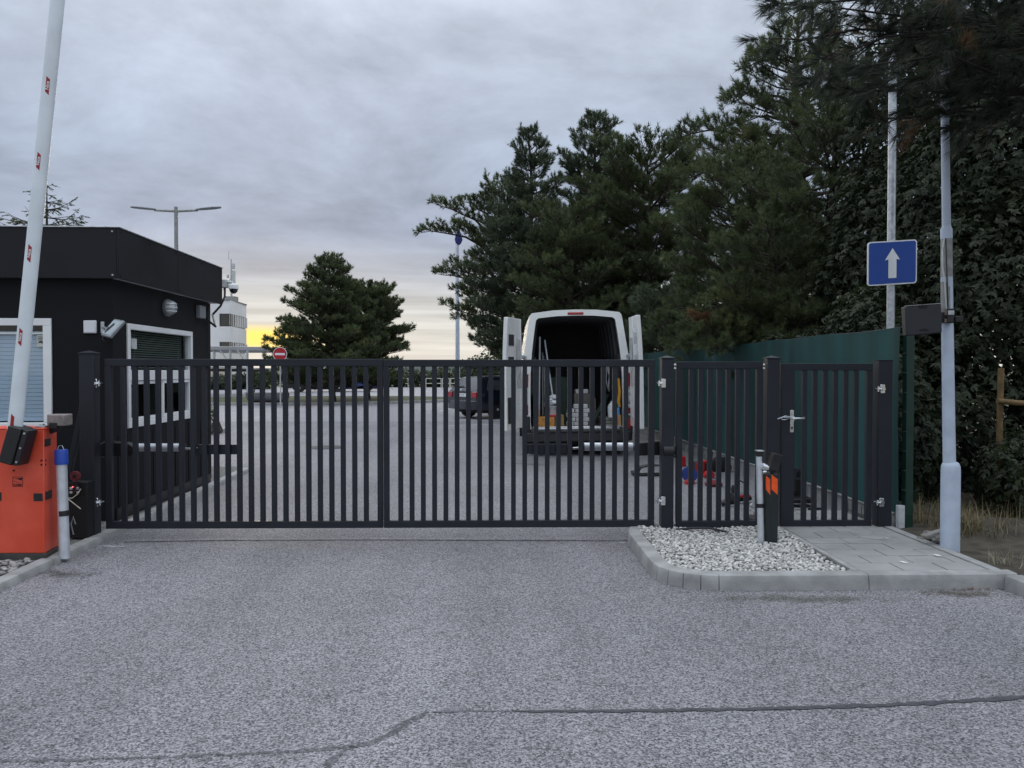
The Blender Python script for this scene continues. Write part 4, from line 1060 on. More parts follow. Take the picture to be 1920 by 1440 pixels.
# ================================================================== ISLAND BOLLARDS
ib = on(1443, 1019, .09)
ph = thing('photocell_post', 'silver photocell post with black window standing in the pebbles', 'photocell post', (ib.x - .07, ib.y, .08))
sx = at(1426, 930, ib.y).x; zt = at(1426, 856, ib.y).z
m = MB(); m.tube([(sx + .012, ib.y + .01, .05), (sx - .012, ib.y + .01, zt)], [.030, .027], 18); tb = m.build('tube', ALU, ph, smooth=True)
m = MB(); m.box(sx - .035, sx + .012, ib.y - .015, ib.y + .04, zt, zt + .045); m.build('cap', BLACKP, ph, bevel=.006)
m = MB(); m.box(sx - .041, sx + .022, ib.y - .03, ib.y + .04, zt + .0455, zt + .056); m.build('cap_plate', GALV, ph, bevel=.003)
zz = at(1428, 948, ib.y).z
m = MB(); m.tube([(sx + .001, ib.y + .01, zz - .018), (sx, ib.y + .01, zz + .018)], .0312, 18); m.build('photocell_window', BLACKP, tb, smooth=True)
gb = thing('marker_bollard', 'dark bollard with orange reflective stripes and a broken tilted head', 'bollard', (ib.x, ib.y, .08))
bx0, bx1 = at(1434, 950, ib.y).x, at(1455, 950, ib.y).x; zt = at(1445, 888, ib.y).z
DKG = mat('dark_bollard_green', (.010, .018, .018), .4, 0, .15, 6)
m = MB(); m.prism([(bx0, ib.y + .05), (bx0, ib.y - .01), (bx0 + .035, ib.y - .05), (bx1, ib.y - .05), (bx1, ib.y + .05)], (0, 0, .06), (1, 0, 0), (0, 1, 0), (0, 0, zt - .06)); bdy = m.build('body', DKG, gb, bevel=.004)
z0 = at(1445, 928, ib.y - .05).z; z1 = at(1445, 890, ib.y - .05).z; hz = z1 - z0
m = MB(); m.prism([(.006, hz * .28), (bx1 - bx0 - .040, 0), (bx1 - bx0 - .040, hz * .78), (.006, hz)], (bx0 + .035, ib.y - .0515, z0), (1, 0, 0), (0, 0, 1), (0, .001, 0)); m.build('reflective_stripe', REFLO, bdy)
dd = Vector((.035, -.04, 0)); dl = dd.length; dd.normalize(); nn = Vector((dd.y, -dd.x, 0))
m = MB(); m.prism([(.006, hz * .25), (dl - .006, 0), (dl - .006, hz * .75), (.006, hz * .95)], Vector((bx0, ib.y - .01, z0)) + nn * .0006, dd, (0, 0, 1), nn * .001); m.build('reflective_stripe', REFLO, bdy)
hc = at(1452, 866, ib.y - .01)
m = MB(); m.cbox((hc.x + .002, ib.y, hc.z), (.085, .09, .15), Euler((0, rad(14), 0))); m.build('tilted_head', BLACKP, gb, bevel=.006)
m = MB()
for k in range(16):
    a = random.uniform(0, 6.28); r1 = random.uniform(.02, .06)
    m.bar((ib.x - .012 + math.cos(a) * r1, ib.y - .01 + math.sin(a) * r1 * .7, zt - .005), (ib.x - .012 + math.cos(a + .5) * r1 * 1.15, ib.y - .01 + math.sin(a + .5) * r1, zt + random.uniform(.0, .03)), .014, .006)
m.build('torn_rim', mat('torn_plastic', (.10, .105, .09), .7, 0, .3, 30), gb)
m = MB(); m.lathe((bx0 - .004, ib.y - .01, zt + .06), [(.012, -.035), (.03, -.03), (.034, 0), (.03, .03), (.012, .036)], 12, 'x', Euler((0, rad(25), 0)).to_matrix()); m.lathe((bx0 + .0, ib.y - .01, zt + .015), [(.014, -.025), (.02, 0), (.014, .025)], 10, 'x'); m.build('bare_fitting', CHROME, gb, smooth=True)

# ================================================================== WOODEN STAKES, STONES, DEBRIS BY THE BANK
for (p, q, r, lab) in (((1877, 690), (1872, 815), .032, 'upright weathered wooden tree stake among the creeper'),):
    a, b = at(*p, 8.3), at(*q, 8.3); b = Vector((b.x, 8.3, .02))
    m = MB(); m.tube([b, a], r, 12); one('wooden_stake', m, WOOD, lab, 'stake', smooth=True)
a, b = at(1867, 752, 8.26), at(2010, 764, 8.20)
m = MB(); m.tube([a + Vector((0, -.03, 0)), b], [.031, .030], 12); one('stake_rail', m, WOOD, 'horizontal round wooden rail fixed to the tree stake', 'rail', smooth=True)
a = at(1960, 700, 8.3)
m = MB(); m.tube([(a.x, 8.28, .02), (a.x, 8.28, a.z)], .032, 12); one('wooden_stake', m, WOOD, 'second wooden tree stake at the far end of the rail', 'stake', smooth=True)
def rock(name, c, size, seed, label, mm=STONE):
    r = np.random.default_rng(seed); bm = bmesh.new()
    bmesh.ops.create_icosphere(bm, subdivisions=2, radius=1)
    for v in bm.verts:
        n = v.co.copy(); k = 1 + .18 * math.sin(n.x * 5 + seed) * math.cos(n.y * 4 - seed) + r.normal(0, .05)
        q = Vector([math.copysign(abs(t) ** .6, t) for t in n]) * k
        v.co = Vector((q.x * size[0], q.y * size[1], max(-.6, q.z) * size[2]))
    me = bpy.data.meshes.new(name); bm.to_mesh(me); bm.free(); me.materials.append(mm)
    o = bpy.data.objects.new(name, me); COL.objects.link(o); o.location = c; o.rotation_euler = (r.normal(0, .15), r.normal(0, .15), r.uniform(0, 6))
    return tag(o, label, 'stone')
rock('stone', on(1747, 1005, .13), (.085, .07, .045), 2, 'largest broken concrete lump behind the pale lamp post')
rock('stone', on(1759, 1014, .11), (.05, .045, .035), 3, 'rounded grey stone against the lamp post base')
rock('stone', on(1728, 1012, .10), (.04, .035, .025), 5, 'small stone between the screen post and the lamp post')
rock('stone', on(1764, 1026, .09), (.035, .03, .02), 7, 'flat pale stone chip beside the path edging')
a = on(1750, 1000, .2)
m = MB(); m.cbox(a + Vector((0, 0, 0)), (.20, .07, .025), Euler((0, rad(-14), rad(8)))); one('concrete_shard', m, mat('pale_shard', (.26, .25, .23), .9, 0, .2, 14, .3, 40), 'flat slanting concrete shard lying on the stones behind the lamp post', 'shard', bevel=.006)
# dry grass: thin blades and stalks
def grass(name, label, clumps, mm, seed, hmin, hmax, lean=.5, wid=.004):
    r = np.random.default_rng(seed); V = []; T = []
    for (cx, cy, cz, sp_, n) in clumps:
        for _ in range(n):
            x, y = cx + r.normal(0, sp_), cy + r.normal(0, sp_); h = r.uniform(hmin, hmax)
            az = r.uniform(0, 6.283); l = abs(r.normal(0, lean)) * h; w = wid * r.uniform(.6, 1.4)
            dx_, dy_ = math.cos(az), math.sin(az); px, py = -dy_ * w, dx_ * w
            p = [(x + dx_ * l * t * t, y + dy_ * l * t * t, cz + h * t * (1 - .25 * l / h * t)) for t in (0, .5, 1)]
            o = len(V)
            V += [(p[0][0] - px, p[0][1] - py, p[0][2]), (p[0][0] + px, p[0][1] + py, p[0][2]), (p[1][0] - px * .8, p[1][1] - py * .8, p[1][2]), (p[1][0] + px * .8, p[1][1] + py * .8, p[1][2]), p[2]]
            T += [(o, o + 1, o + 3), (o, o + 3, o + 2), (o + 2, o + 3, o + 4)]
    return tag(mesh_np(name, np.array(V), np.array(T), mm), label, 'grass', kind='stuff')
STRAW = mat('dry_straw', (.20, .165, .088), .85, 0, .35, 6)
GRG = mat('bank_grass_green', (.045, .060, .020), .8, 0, .4, 4)
cl = []
for px, py, sp_, n in ((1812, 1000, .07, 200), (1826, 1008, .08, 150), (1806, 985, .08, 110), (1850, 1010, .14, 110), (1738, 985, .08, 110), (1905, 1010, .14, 50), (1880, 985, .2, 60), (1760, 975, .1, 50)):
    p = on(px, py, .10); cl.append((p.x, p.y + .15, .09, sp_, n))
grass('dry_grass', 'tangled dry straw grass around the lamp post foot', cl, STRAW, 11, .06, .36, .75, .0030)
cl = [(on(px, py, .1).x, on(px, py, .1).y + .2, .10, sp_, n) for px, py, sp_, n in ((1850, 975, .25, 160), (1905, 950, .3, 200), (1800, 955, .25, 140), (1870, 1010, .16, 60), (1725, 955, .1, 60), (1910, 1000, .2, 110))]
grass('bank_grass', 'short green grass on the shaded bank by the creeper', cl, GRG, 12, .03, .11, .7, .004)
p = on(1885, 1055, .1)
grass('straw_tuft', 'pale bleached straw tuft lying on the bare bank', [(p.x, p.y, .09, .06, 70)], mat('bleached_straw', (.30, .28, .20), .85, 0, .2, 8), 13, .05, .15, .9, .0022)
# fallen leaves along the kerb corner
LEAFB = mat('fallen_leaf_brown', (.16, .065, .022), .8, 0, .4, 20)
for i, (px, py, s, lab) in enumerate(((1838, 1101, .035, 'largest brown fallen leaf against the kerb corner'), (1822, 1103, .022, 'small dark leaf on asphalt below the slab kerb'), (1852, 1104, .020, 'small curled leaf next to the brown one'))):
    p = on(px, py, .012); m = MB()
    m.add([(p.x - s, p.y, .008), (p.x - s * .3, p.y - s * .5, .012), (p.x + s, p.y - s * .1, .022), (p.x + s * .2, p.y + s * .5, .010), (p.x, p.y, .018)], [(0, 1, 4), (1, 2, 4), (2, 3, 4), (3, 0, 4)])
    one('fallen_leaf', m, LEAFB if i != 0 else mat('fallen_leaf_tan', (.34, .16, .07), .8, 0, .3, 20), lab, 'leaf', normals=False)
cl = [(on(px, 1103, .0).x, on(px, 1103, 0).y + .02, .0, .05, 26) for px in (1800, 1825, 1850, 1868)]
grass('kerb_litter', 'brown needle litter along the kerb corner', cl, LEAFB, 15, .008, .03, 2.5, .003)

# ================================================================== TOOLS LYING BEHIND THE PANELS
def gpt(px, py): return on(px, py, 0)
# cable reel
p = gpt(1293, 906); rl = thing('cable_reel', 'blue cable reel on a red stand lying on the asphalt', 'cable reel', p)
m = MB(); m.lathe((p.x, p.y, .125), [(.105, -.05), (.105, -.042), (.06, -.04), (.06, .04), (.105, .042), (.105, .05)], 22, 'y'); m.build('drum', mat('reel_blue', (.03, .06, .26), .4), rl, smooth=True)
m = MB(); m.lathe((p.x - .02, p.y - .08, .03), [(.07, -.03), (.075, 0), (.06, .03)], 16); m.build('socket_base', RED, rl, smooth=True)
m = MB(); m.bar((p.x - .05, p.y - .06, .03), (p.x + .03, p.y - .062, .23), .012, .012, (0, 1, 0)); m.bar((p.x + .06, p.y + .06, .0), (p.x + .14, p.y + .05, .012), .03, .02); m.build('stand', GALV, rl)
# red machines
p = gpt(1318, 893); rm = thing('power_tool_case', 'open red and black power tool box beside the cable reel', 'tool box', p)
m = MB(); m.box(p.x - .10, p.x + .16, p.y, p.y + .25, 0, .20); m.build('black_body', BLACKP, rm, bevel=.012)
m = MB(); m.box(p.x - .11, p.x + .02, p.y - .02, p.y - .001, .05, .21); m.box(p.x - .06, p.x + .10, p.y - .004, p.y + .10, .2005, .235); m.build('red_panel', RED, rm, bevel=.006)
m = MB(); m.tube([(p.x + .14, p.y + .1, .2), (p.x + .17, p.y + .1, .33), (p.x + .15, p.y + .1, .42), (p.x + .12, p.y + .1, .33)], .012, 7); m.build('hose', BLACKP, rm, smooth=True)
p = gpt(1330, 897); m = MB(); m.prism([(0, 0), (.13, 0), (.15, .05), (.11, .11), (.03, .10), (-.02, .04)], (p.x - .06, p.y, 0), (1, 0, 0), (0, 0, 1), (0, .12, 0)); one('hand_tool', m, RED, 'small red hand tool on the ground before the tool box', 'hand tool', bevel=.01)
p = gpt(1273, 875); m = MB(); m.box(p.x, p.x + .12, p.y, p.y + .15, .0, .17); one('battery_pack', m, RED, 'upright red battery box behind the cable reel', 'battery', bevel=.02)
p = gpt(1350, 884); m = MB(); m.loft([[(p.x + a * s_, p.y + b * s_ * .7, z) for a, b in ((-.16, -.1), (.0, -.13), (.15, -.1), (.18, .06), (0, .13), (-.17, .08))] for z, s_ in ((0, 1), (.08, 1.12), (.16, .95), (.22, .55), (.235, .2))]); one('tool_bag', m, BLACKM, 'slumped black tool bag against the plinth behind the red tools', 'bag', smooth=True)
p = gpt(1338, 912); m = MB(); m.loft([[(p.x + a * s_, p.y + b * s_, z) for a, b in ((-.09, -.06), (.0, -.08), (.10, -.05), (.12, .05), (0, .08), (-.1, .05))] for z, s_ in ((0, 1), (.04, 1.15), (.08, .7), (.09, .3))]); one('cloth', m, mat('dark_red_cloth', (.16, .02, .025), .9, 0, .3, 20), 'crumpled dark red cloth on the asphalt beside the reel', 'cloth', smooth=True)
p = gpt(1362, 950); m = MB(); m.tube([(p.x - .06, p.y, .04), (p.x + .0, p.y, .055), (p.x + .10, p.y + .03, .05), (p.x + .02, p.y + .06, .09)], [.03, .045, .03, .02], 9); one('cordless_drill', m, BLACKP, 'black cordless drill lying on its side before the grinder', 'drill', smooth=True)
# black housing shell on the ground
p = gpt(1215, 893); hs = thing('housing_shell', 'loose black plastic opener housing lying on the asphalt', 'housing shell', p)
m = MB(); m.prism([(-.18, .0), (-.12, .10), (.02, .13), (.20, .125), (.20, .11), (.03, .11), (-.10, .08), (-.14, 0)], (p.x, p.y, .04), (1, 0, 0), (0, 0, 1), (0, .16, 0)); m.build('shell_top', BLACKP, hs, bevel=.006)
m = MB(); m.prism([(-.24, .06), (-.22, .0), (.20, .0), (.20, .035), (-.10, .03), (-.20, .07)], (p.x, p.y - .02, 0.0), (1, 0, 0), (0, 0, 1), (0, .2, 0)); m.build('shell_rim', BLACKP, hs, bevel=.005)
# angle grinder and leads
p = gpt(1395, 944); ag = thing('angle_grinder', 'small red and black grinder lying beside the plinth', 'grinder', p)
m = MB(); m.tube([(p.x - .12, p.y, .05), (p.x + .10, p.y + .06, .055)], [.035, .028], 12); m.build('body', BLACKP, ag, smooth=True)
m = MB(); m.lathe((p.x + .02, p.y - .02, .075), [(.04, 0), (.035, .03)], 12); m.tube([(p.x - .04, p.y, .085), (p.x + .08, p.y + .04, .085)], .02, 8); m.build('gear_head', RED, ag, smooth=True)
m = MB(); m.lathe((p.x - .15, p.y - .02, .06), [(.075, -.006), (.075, .006)], 18, 'x'); m.build('guard', BLACKM, ag, smooth=True)
p = gpt(1413, 951); m = MB(); m.lathe((p.x - .02, p.y, .022), [(.006, -.03), (.021, -.028), (.022, .02), (.01, .03)], 12, 'y'); one('bottle_cap', m, DWHITE, 'small white cap lying before the grinder', 'cap', smooth=True)
p = gpt(1378, 925); m = MB(); m.tube([(p.x, p.y, .06), (p.x + .02, p.y + .05, .13), (p.x + .10, p.y + .1, .15), (p.x + .16, p.y + .1, .12)], .008, 7); m.lathe((p.x, p.y, .055), [(.05, -.05), (.055, 0), (.04, .05)], 12); one('extension_lead', m, BLACKP, 'coiled black lead with its plug near the grinder', 'cable', smooth=True)
# open moulded case leaning on the plinth
p = gpt(1502, 952); tc_ = thing('moulded_case', 'open dark moulded tool case leaning on the plinth', 'tool case', p)
GREYC = mat('grey_case_insert', (.035, .038, .045), .55, 0, .15, 8)
m = MB(); m.box(p.x - .12, p.x + .17, p.y, p.y + .26, .05, .10); m.build('tray', BLACKP, tc_, bevel=.01)
Rl = Euler((rad(-14), rad(6), rad(10)))
lc = Vector((p.x + .03, p.y + .29, .26)); RL = Rl.to_matrix()
m = MB(); m.cbox(lc, (.28, .03, .34), Rl); ld = m.build('lid', GREYC, tc_, bevel=.01)
for i, (sx_, sz_, w_, h_) in enumerate(((-.07, .10, .09, .06), (.07, .10, .10, .07), (-.07, -.02, .09, .12), (.06, -.04, .11, .14), (.0, -.13, .22, .04))):
    m = MB(); m.cbox(lc + RL @ Vector((sx_, -.018, sz_)), (w_, .008, h_), Rl); m.build('insert_pocket', BLACKM, ld, bevel=.004)
m = MB(); m.tube([lc + RL @ Vector((-.13, -.02, -.05)), lc + RL @ Vector((-.155, -.03, .08)), lc + RL @ Vector((-.10, -.02, .19))], .009, 8); m.build('strap', BLACKP, tc_, smooth=True)
for i, (px, py, L_, a) in enumerate(((1490, 958, .20, 4), (1487, 964, .16, -3), (1497, 969, .18, 6))):
    p = gpt(px, py); m = MB(); m.bar((p.x - L_ / 2, p.y, .012), (p.x + L_ / 2, p.y + .01 * a, .012), .016, .014); one('wood_offcut', m, mat('pale_offcut', (.36, .33, .26), .8, 0, .2, 20), ('thin pale wood offcut closest to the tool case', 'short pale wood offcut in the middle of three', 'pale wood offcut nearest the slab path')[i], 'offcut', bevel=.002)
p = gpt(1525, 957); m = MB(); m.tube([(p.x - .06, p.y, .015), (p.x + .01, p.y, .02), (p.x + .12, p.y + .02, .014)], [.012, .016, .009], 8); one('pliers', m, BLACKP, 'dark pliers lying next to the pale offcuts', 'pliers', smooth=True)
p = on(1290, 992, .11); m = MB(); m.tube([on(1268, 993, .10), on(1300, 990, .125), on(1330, 990, .12), on(1362, 997, .10)], .011, 8); one('loose_cable', m, BLACKP, 'black cable end lying on the pebbles under the fixed panel', 'cable', smooth=True)
# ================================================================== TREES
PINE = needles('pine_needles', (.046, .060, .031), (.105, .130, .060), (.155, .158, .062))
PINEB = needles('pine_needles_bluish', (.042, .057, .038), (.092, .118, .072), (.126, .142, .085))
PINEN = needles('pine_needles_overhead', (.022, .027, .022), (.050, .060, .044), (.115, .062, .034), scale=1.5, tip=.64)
def nrmv(a): return a / np.maximum(1e-9, np.linalg.norm(a, axis=-1, keepdims=True))
def shoots_mesh(name, P, D, L, k, nl, nw, m, parent, r, spread=.75, droop=0.0):
    """P,D (n,3) shoot base and direction, L (n,) length; k needles each: thin triangles set like a bottle brush"""
    n = len(P)
    P, D, L = np.asarray(P), nrmv(np.asarray(D)), np.asarray(L)
    ref = np.where(np.abs(D[:, 2:3]) < .9, np.array([[0, 0, 1.0]]), np.array([[1.0, 0, 0]]))
    A = nrmv(np.cross(D, ref)); B = np.cross(D, A)
    t = r.uniform(0.05, 1, (n, k)) ** .8
    th = r.uniform(0, 2 * np.pi, (n, k))
    rad_ = A[:, None] * np.cos(th)[..., None] + B[:, None] * np.sin(th)[..., None]
    base = P[:, None] + D[:, None] * (L[:, None] * t)[..., None]
    sp = spread * (1.2 - .7 * t) * r.uniform(.7, 1.25, (n, k))
    nd = nrmv(D[:, None] + rad_ * sp[..., None])
    if droop: nd = nrmv(nd + np.array([0, 0, -droop]))
    ln = nl * r.uniform(.7, 1.15, (n, k))
    tip = base + nd * ln[..., None]
    side = nrmv(np.cross(nd, r.normal(0, 1, (n, k, 3)))) * (nw * .5)
    V = np.stack([base - side, base + side, tip], 2).reshape(-1, 3)
    T = np.arange(len(V)).reshape(-1, 3)
    return mesh_np(name, V, T, m, parent)
class Wood:
    """many tapered limbs in one mesh (one tree's branches)"""
    def __init__(s): s.mb = MB()
    def limb(s, pts, r0, r1, n=6):
        k = len(pts) - 1
        s.mb.tube(pts, [r0 + (r1 - r0) * i / k for i in range(k + 1)], n)
def curve(p, az, L, el0, el1, r, n=5, wob=.06):
    """branch starting at p with elevation el0 bending to el1"""
    pts = [Vector(p)]; a = az
    for i in range(n):
        el = el0 + (el1 - el0) * (i + .5) / n; a += r.normal(0, wob * 2)
        pts.append(pts[-1] + Vector((math.sin(a) * math.cos(el), math.cos(a) * math.cos(el), math.sin(el))) * (L / n) + Vector(r.normal(0, wob * L / n, 3)))
    return pts
def along(pts, t):
    x = t * (len(pts) - 1); i = min(int(x), len(pts) - 2); f = x - i
    return pts[i].lerp(pts[i + 1], f), (pts[i + 1] - pts[i]).normalized()
def pine(label, base, H, zc, prof, seed, whorl=.42, per=5, k=26, nl=.15, nw=.012, sl=.30, m=PINE, tr=.16, lean=(0, 0), dens=1.0, limbs=(), azmask=None, name='pine_tree', bark=BARK, el=(-.02, .30), group=None, spread=1.15, twigs=True, zshoot=0.0):
    """prof: [(relative height 0..1 of the crown, radius)]"""
    r = np.random.default_rng(seed); base = Vector(base)
    root = thing(name, label, 'tree', base, group=group)
    hs = [p[0] for p in prof]; rs = [p[1] for p in prof]
    wd = Wood(); P, D, L = [], [], []
    def tp(z):
        t = z / H; return base + Vector((lean[0] * t + .10 * math.sin(z * .9 + seed), lean[1] * t + .10 * math.cos(z * .7 + seed), z))
    tpts = [tp(z) for z in np.linspace(0, H, 14)]
    tm = MB(); tm.tube([tpts[0] - Vector((0, 0, .1))] + tpts[1:], [tr * (1 - .93 * i / 13) + .012 for i in range(14)], 10); tm.build('trunk', bark, root, smooth=True)
    def shoot(p, d, l):
        P.append(p[:]); D.append(d[:]); L.append(l)
    def branch(pts, Lb, rad0, tmin=.25):
        wd.limb(pts, rad0, .006, 5)
        nt = max(4, int(Lb * 9.5 * dens))
        for i in range(nt):
            t = tmin + (1 - tmin) * ((i + r.uniform(.1, .9)) / nt) ** .85
            p, d = along(pts, t)
            sd = 1 if (i % 2) else -1
            perp = d.cross(Vector((0, 0, 1))); perp = perp.normalized() if perp.length > 1e-3 else Vector((1, 0, 0))
            tl = (.22 + .50 * Lb * (1 - t) * .55) * r.uniform(.7, 1.25); tl = min(tl, 1.1)
            dd = (d * .65 + perp * sd * r.uniform(.5, 1.1) + Vector((0, 0, r.uniform(.15, .8)))).normalized()
            q = p + dd * tl
            if twigs and tl > .25: wd.limb([p, q], .010, .004, 3)
            ns = max(2, int(tl / .10 * dens))
            for j in range(ns):
                pj = p.lerp(q, .25 + .75 * (j + 1) / ns)
                dj = (dd + Vector(r.normal(0, .45, 3)) + Vector((0, 0, .55))).normalized()
                shoot(pj, dj, sl * r.uniform(.5, 1.0))
        for _ in range(3):
            shoot(pts[-1], ((pts[-1] - pts[-2]).normalized() + Vector(r.normal(0, .3, 3)) + Vector((0, 0, .3))), sl * r.uniform(.8, 1.2))
    z = zc
    while z < H - .12:
        rel = (z - zc) / (H - zc); R = float(np.interp(rel, hs, rs))
        n = per if rel < .85 else max(3, per - 1); a0 = r.uniform(0, 6.28)
        for i in range(n):
            az = a0 + 2 * math.pi * i / n + r.normal(0, .25)
            f = azmask(az % (2 * math.pi), rel) if azmask else 1.0
            Lb = R * f * r.uniform(.70, 1.12)
            if Lb < .2: continue
            e0 = el[0] + .45 * rel; e1 = el[1] + .55 * rel * rel
            branch(curve(tp(z + r.uniform(-.1, .1)), az, Lb, e0 + r.normal(0, .08), e1 + r.normal(0, .12), r), Lb, min(.06, .012 + .014 * Lb))
        z += whorl * r.uniform(.8, 1.2) * (1 - .15 * rel)
    for s in range(6): shoot(tp(H - .35 + .07 * s), Vector((r.normal(0, .35), r.normal(0, .35), 1)), sl * 1.1)
    for (z0, tip, bend) in limbs:           # single long limbs reaching to a given point
        p0 = tp(z0); tip = Vector(tip); Lb = (tip - p0).length
        mid = p0.lerp(tip, .55) + Vector((0, 0, bend))
        pts = [((1 - t) ** 2) * p0 + 2 * t * (1 - t) * mid + t * t * tip for t in np.linspace(0, 1, 8)]
        branch([Vector(q) + Vector(r.normal(0, .04, 3)) for q in pts], Lb, .02 + .014 * Lb, .35)
    o = wd.mb.build('branches', bark, root, smooth=True, normals=False)
    shoots_mesh('crown', np.array(P), np.array(D), np.array(L) * .72, int(k * 1.02), nl * .95, nw * 1.42, m, root, r, spread)
    root['_shoots'] = len(P)
    return root
BK = Vector((0, 0, -.05))
# --- yard pines beyond the gate
b = on(622, 753, .1); Yt = b.y
def H_(py, Y): return at(960, py, Y).z
pine('pointed pine with open lower limbs on the grass island', (b.x, b.y, .05), H_(488, Yt), 0.8, [(0, 3.0), (.2, 3.1), (.45, 2.5), (.7, 1.6), (.88, .8), (1, .25)], 21, whorl=.36, per=7, k=20, nl=.17, nw=.021, sl=.34, tr=.17, lean=(-.25, .2), dens=1.0)
pine('broad round pine standing behind the pointed one', (at(690, 700, 41).x, 41, 0), H_(550, 41), 0.7, [(0, 2.0), (.25, 2.35), (.55, 2.3), (.8, 1.8), (.95, 1.2), (1, .7)], 22, whorl=.34, per=7, k=20, nl=.17, nw=.022, sl=.34, tr=.16, dens=1.1)
# --- the row along the fence
pine('pine with long flat limbs reaching over the yard', (at(948, 700, 31).x, 31, 0), H_(345, 31), 3.0, [(0, 1.6), (.3, 1.8), (.6, 1.9), (.9, 1.2), (1, .4)], 31, whorl=.5, per=5, k=20, nl=.15, nw=.016, sl=.30, tr=.2,
     limbs=[(6.0, at(788, 438, 30), .9), (6.4, at(815, 385, 30.5), .8), (6.9, at(868, 376, 30.5), .6), (7.2, at(905, 372, 31), .4), (4.6, at(815, 512, 30), .35), (4.3, at(842, 496, 30.5), .5), (3.5, at(835, 572, 29.5), -.1), (3.2, at(858, 592, 30), -.2), (3.8, at(850, 545, 31), .2), (2.6, at(885, 610, 30), -.2), (5.3, at(870, 425, 31), .5)])
pine('tall dark pine with a blunt double peak behind the van', (at(992, 700, 28).x, 28, 0), H_(252, 28), 1.6, [(0, 2.2), (.3, 2.4), (.5, 2.0), (.66, 1.35), (.8, .85), (.90, .75), (.95, .4), (1, .15)], 32, whorl=.42, per=6, k=24, nl=.15, nw=.014, sl=.32, tr=.2, dens=1.15, m=PINEB)
pine('tallest dark pine with a bare topped spire behind the van', (at(1118, 700, 30).x, 30, 0), H_(222, 30), 1.5, [(0, 2.6), (.4, 2.7), (.6, 2.0), (.70, 1.3), (.78, 1.5), (.85, .8), (.90, 1.0), (.95, .4), (1, .15)], 33, whorl=.42, per=6, k=24, nl=.15, nw=.015, sl=.34, tr=.22, dens=1.1, m=PINEB)
pine('dense pine filling the row between the spire and the big pine', (at(1215, 700, 25).x, 25, 0), H_(300, 25), 1.2, [(0, 2.6), (.4, 2.9), (.7, 2.7), (.9, 2.2), (1, 1.3)], 34, whorl=.42, per=6, k=26, nl=.14, nw=.013, sl=.30, tr=.2, dens=1.15)
pine('lower dense pine filling the row behind the van roof', (at(1065, 700, 24).x, 24, 0), H_(400, 24), 1.6, [(0, 1.9), (.4, 2.1), (.7, 1.7), (.9, 1.2), (1, .7)], 36, whorl=.40, per=6, k=26, nl=.14, nw=.013, sl=.30, tr=.16, dens=1.15)
pine('big open pine towering over the screen fence', (at(1495, 700, 17).x, 17, 0), H_(35, 17), 2.4, [(0, 2.4), (.25, 2.6), (.5, 2.1), (.72, 1.4), (.88, .85), (1, .3)], 35, whorl=.40, per=5, k=34, nl=.13, nw=.008, sl=.27, tr=.2, dens=1.1,
     limbs=[(6.6, at(1270, 262, 17), .5), (6.2, at(1310, 285, 16.5), .4), (7.4, at(1362, 190, 17), .5), (7.0, at(1385, 235, 16.5), .4), (5.6, at(1258, 330, 16.8), .3), (8.4, at(1400, 130, 17), .3), (8.9, at(1590, 60, 17), .3)])
pine('bushy lower pine pressing against the screen fence', (at(1360, 700, 15.5).x + .25, 15.5, 0), H_(335, 15.5), 1.5, [(0, 1.5), (.25, 1.9), (.5, 1.8), (.8, 1.3), (1, .6)], 37, whorl=.34, per=6, k=34, nl=.12, nw=.008, sl=.25, tr=.14, dens=1.2,
     limbs=[(2.4, at(1252, 640, 14.8), .2), (2.3, at(1275, 655, 14.4), .15), (2.6, at(1230, 620, 15.2), .2), (2.2, at(1310, 650, 14.6), .1), (2.9, at(1262, 590, 14.8), .2)])
yp_ = pine('young pine with a bough hanging over the screen net', (at(1430, 700, 12.6).x + .15, 12.6, 0), H_(420, 12.6), 1.5, [(0, .8), (.3, 1.2), (.6, 1.1), (1, .4)], 38, whorl=.32, per=6, k=40, nl=.11, nw=.006, sl=.22, tr=.1, dens=1.25,
     limbs=[(2.25, at(1300, 655, 12.2), .15), (2.2, at(1345, 640, 12.0), .15), (2.1, at(1385, 655, 12.1), .1), (2.5, at(1400, 625, 12.3), .1), (2.3, at(1330, 668, 11.9), .12), (2.8, at(1290, 600, 12.6), .2), (2.3, at(1415, 640, 12.0), .1), (2.4, at(1275, 665, 12.3), .2)])
_r = np.random.default_rng(5); _b = Wood(); _P, _D, _L = [], [], []
for q in ((1302, 585), (1318, 592), (1335, 605)):
    _t = at(*q, 12.2); _s = at(1372, 618, 12.4); _b.limb([_s, _s.lerp(_t, .5) + Vector((0, 0, .06)), _t], .012, .005, 5)
    for j in range(16):
        _p = _s.lerp(_t, .55 + .45 * j / 15); _P.append(_p[:]); _D.append((_t - _s + Vector(_r.normal(0, .35, 3)))[:]); _L.append(.12)
_b.mb.build('dead_bough', BARK, yp_, normals=False)
shoots_mesh('dead_needles', np.array(_P), np.array(_D), np.array(_L), 36, .11, .007, needles('dead_needles_brown', (.09, .045, .025), (.20, .11, .06)), yp_, _r, .9)
pine('small pale pine beside the open van door', (at(1235, 700, 20).x + .1, 20, 0), H_(548, 20), .9, [(0, 1.3), (.5, 1.2), (.8, .8), (1, .35)], 39, whorl=.34, per=6, k=30, nl=.13, nw=.010, sl=.26, tr=.1, dens=1.2, m=PINEB)
pine('slender pine between the big pine and the creeper', (at(1560, 700, 12.8).x, 12.8, 0), H_(120, 12.8), 1.9, [(0, 1.2), (.4, 1.5), (.75, 1.1), (1, .3)], 40, whorl=.40, per=5, k=30, nl=.13, nw=.008, sl=.26, tr=.13, dens=1.1)
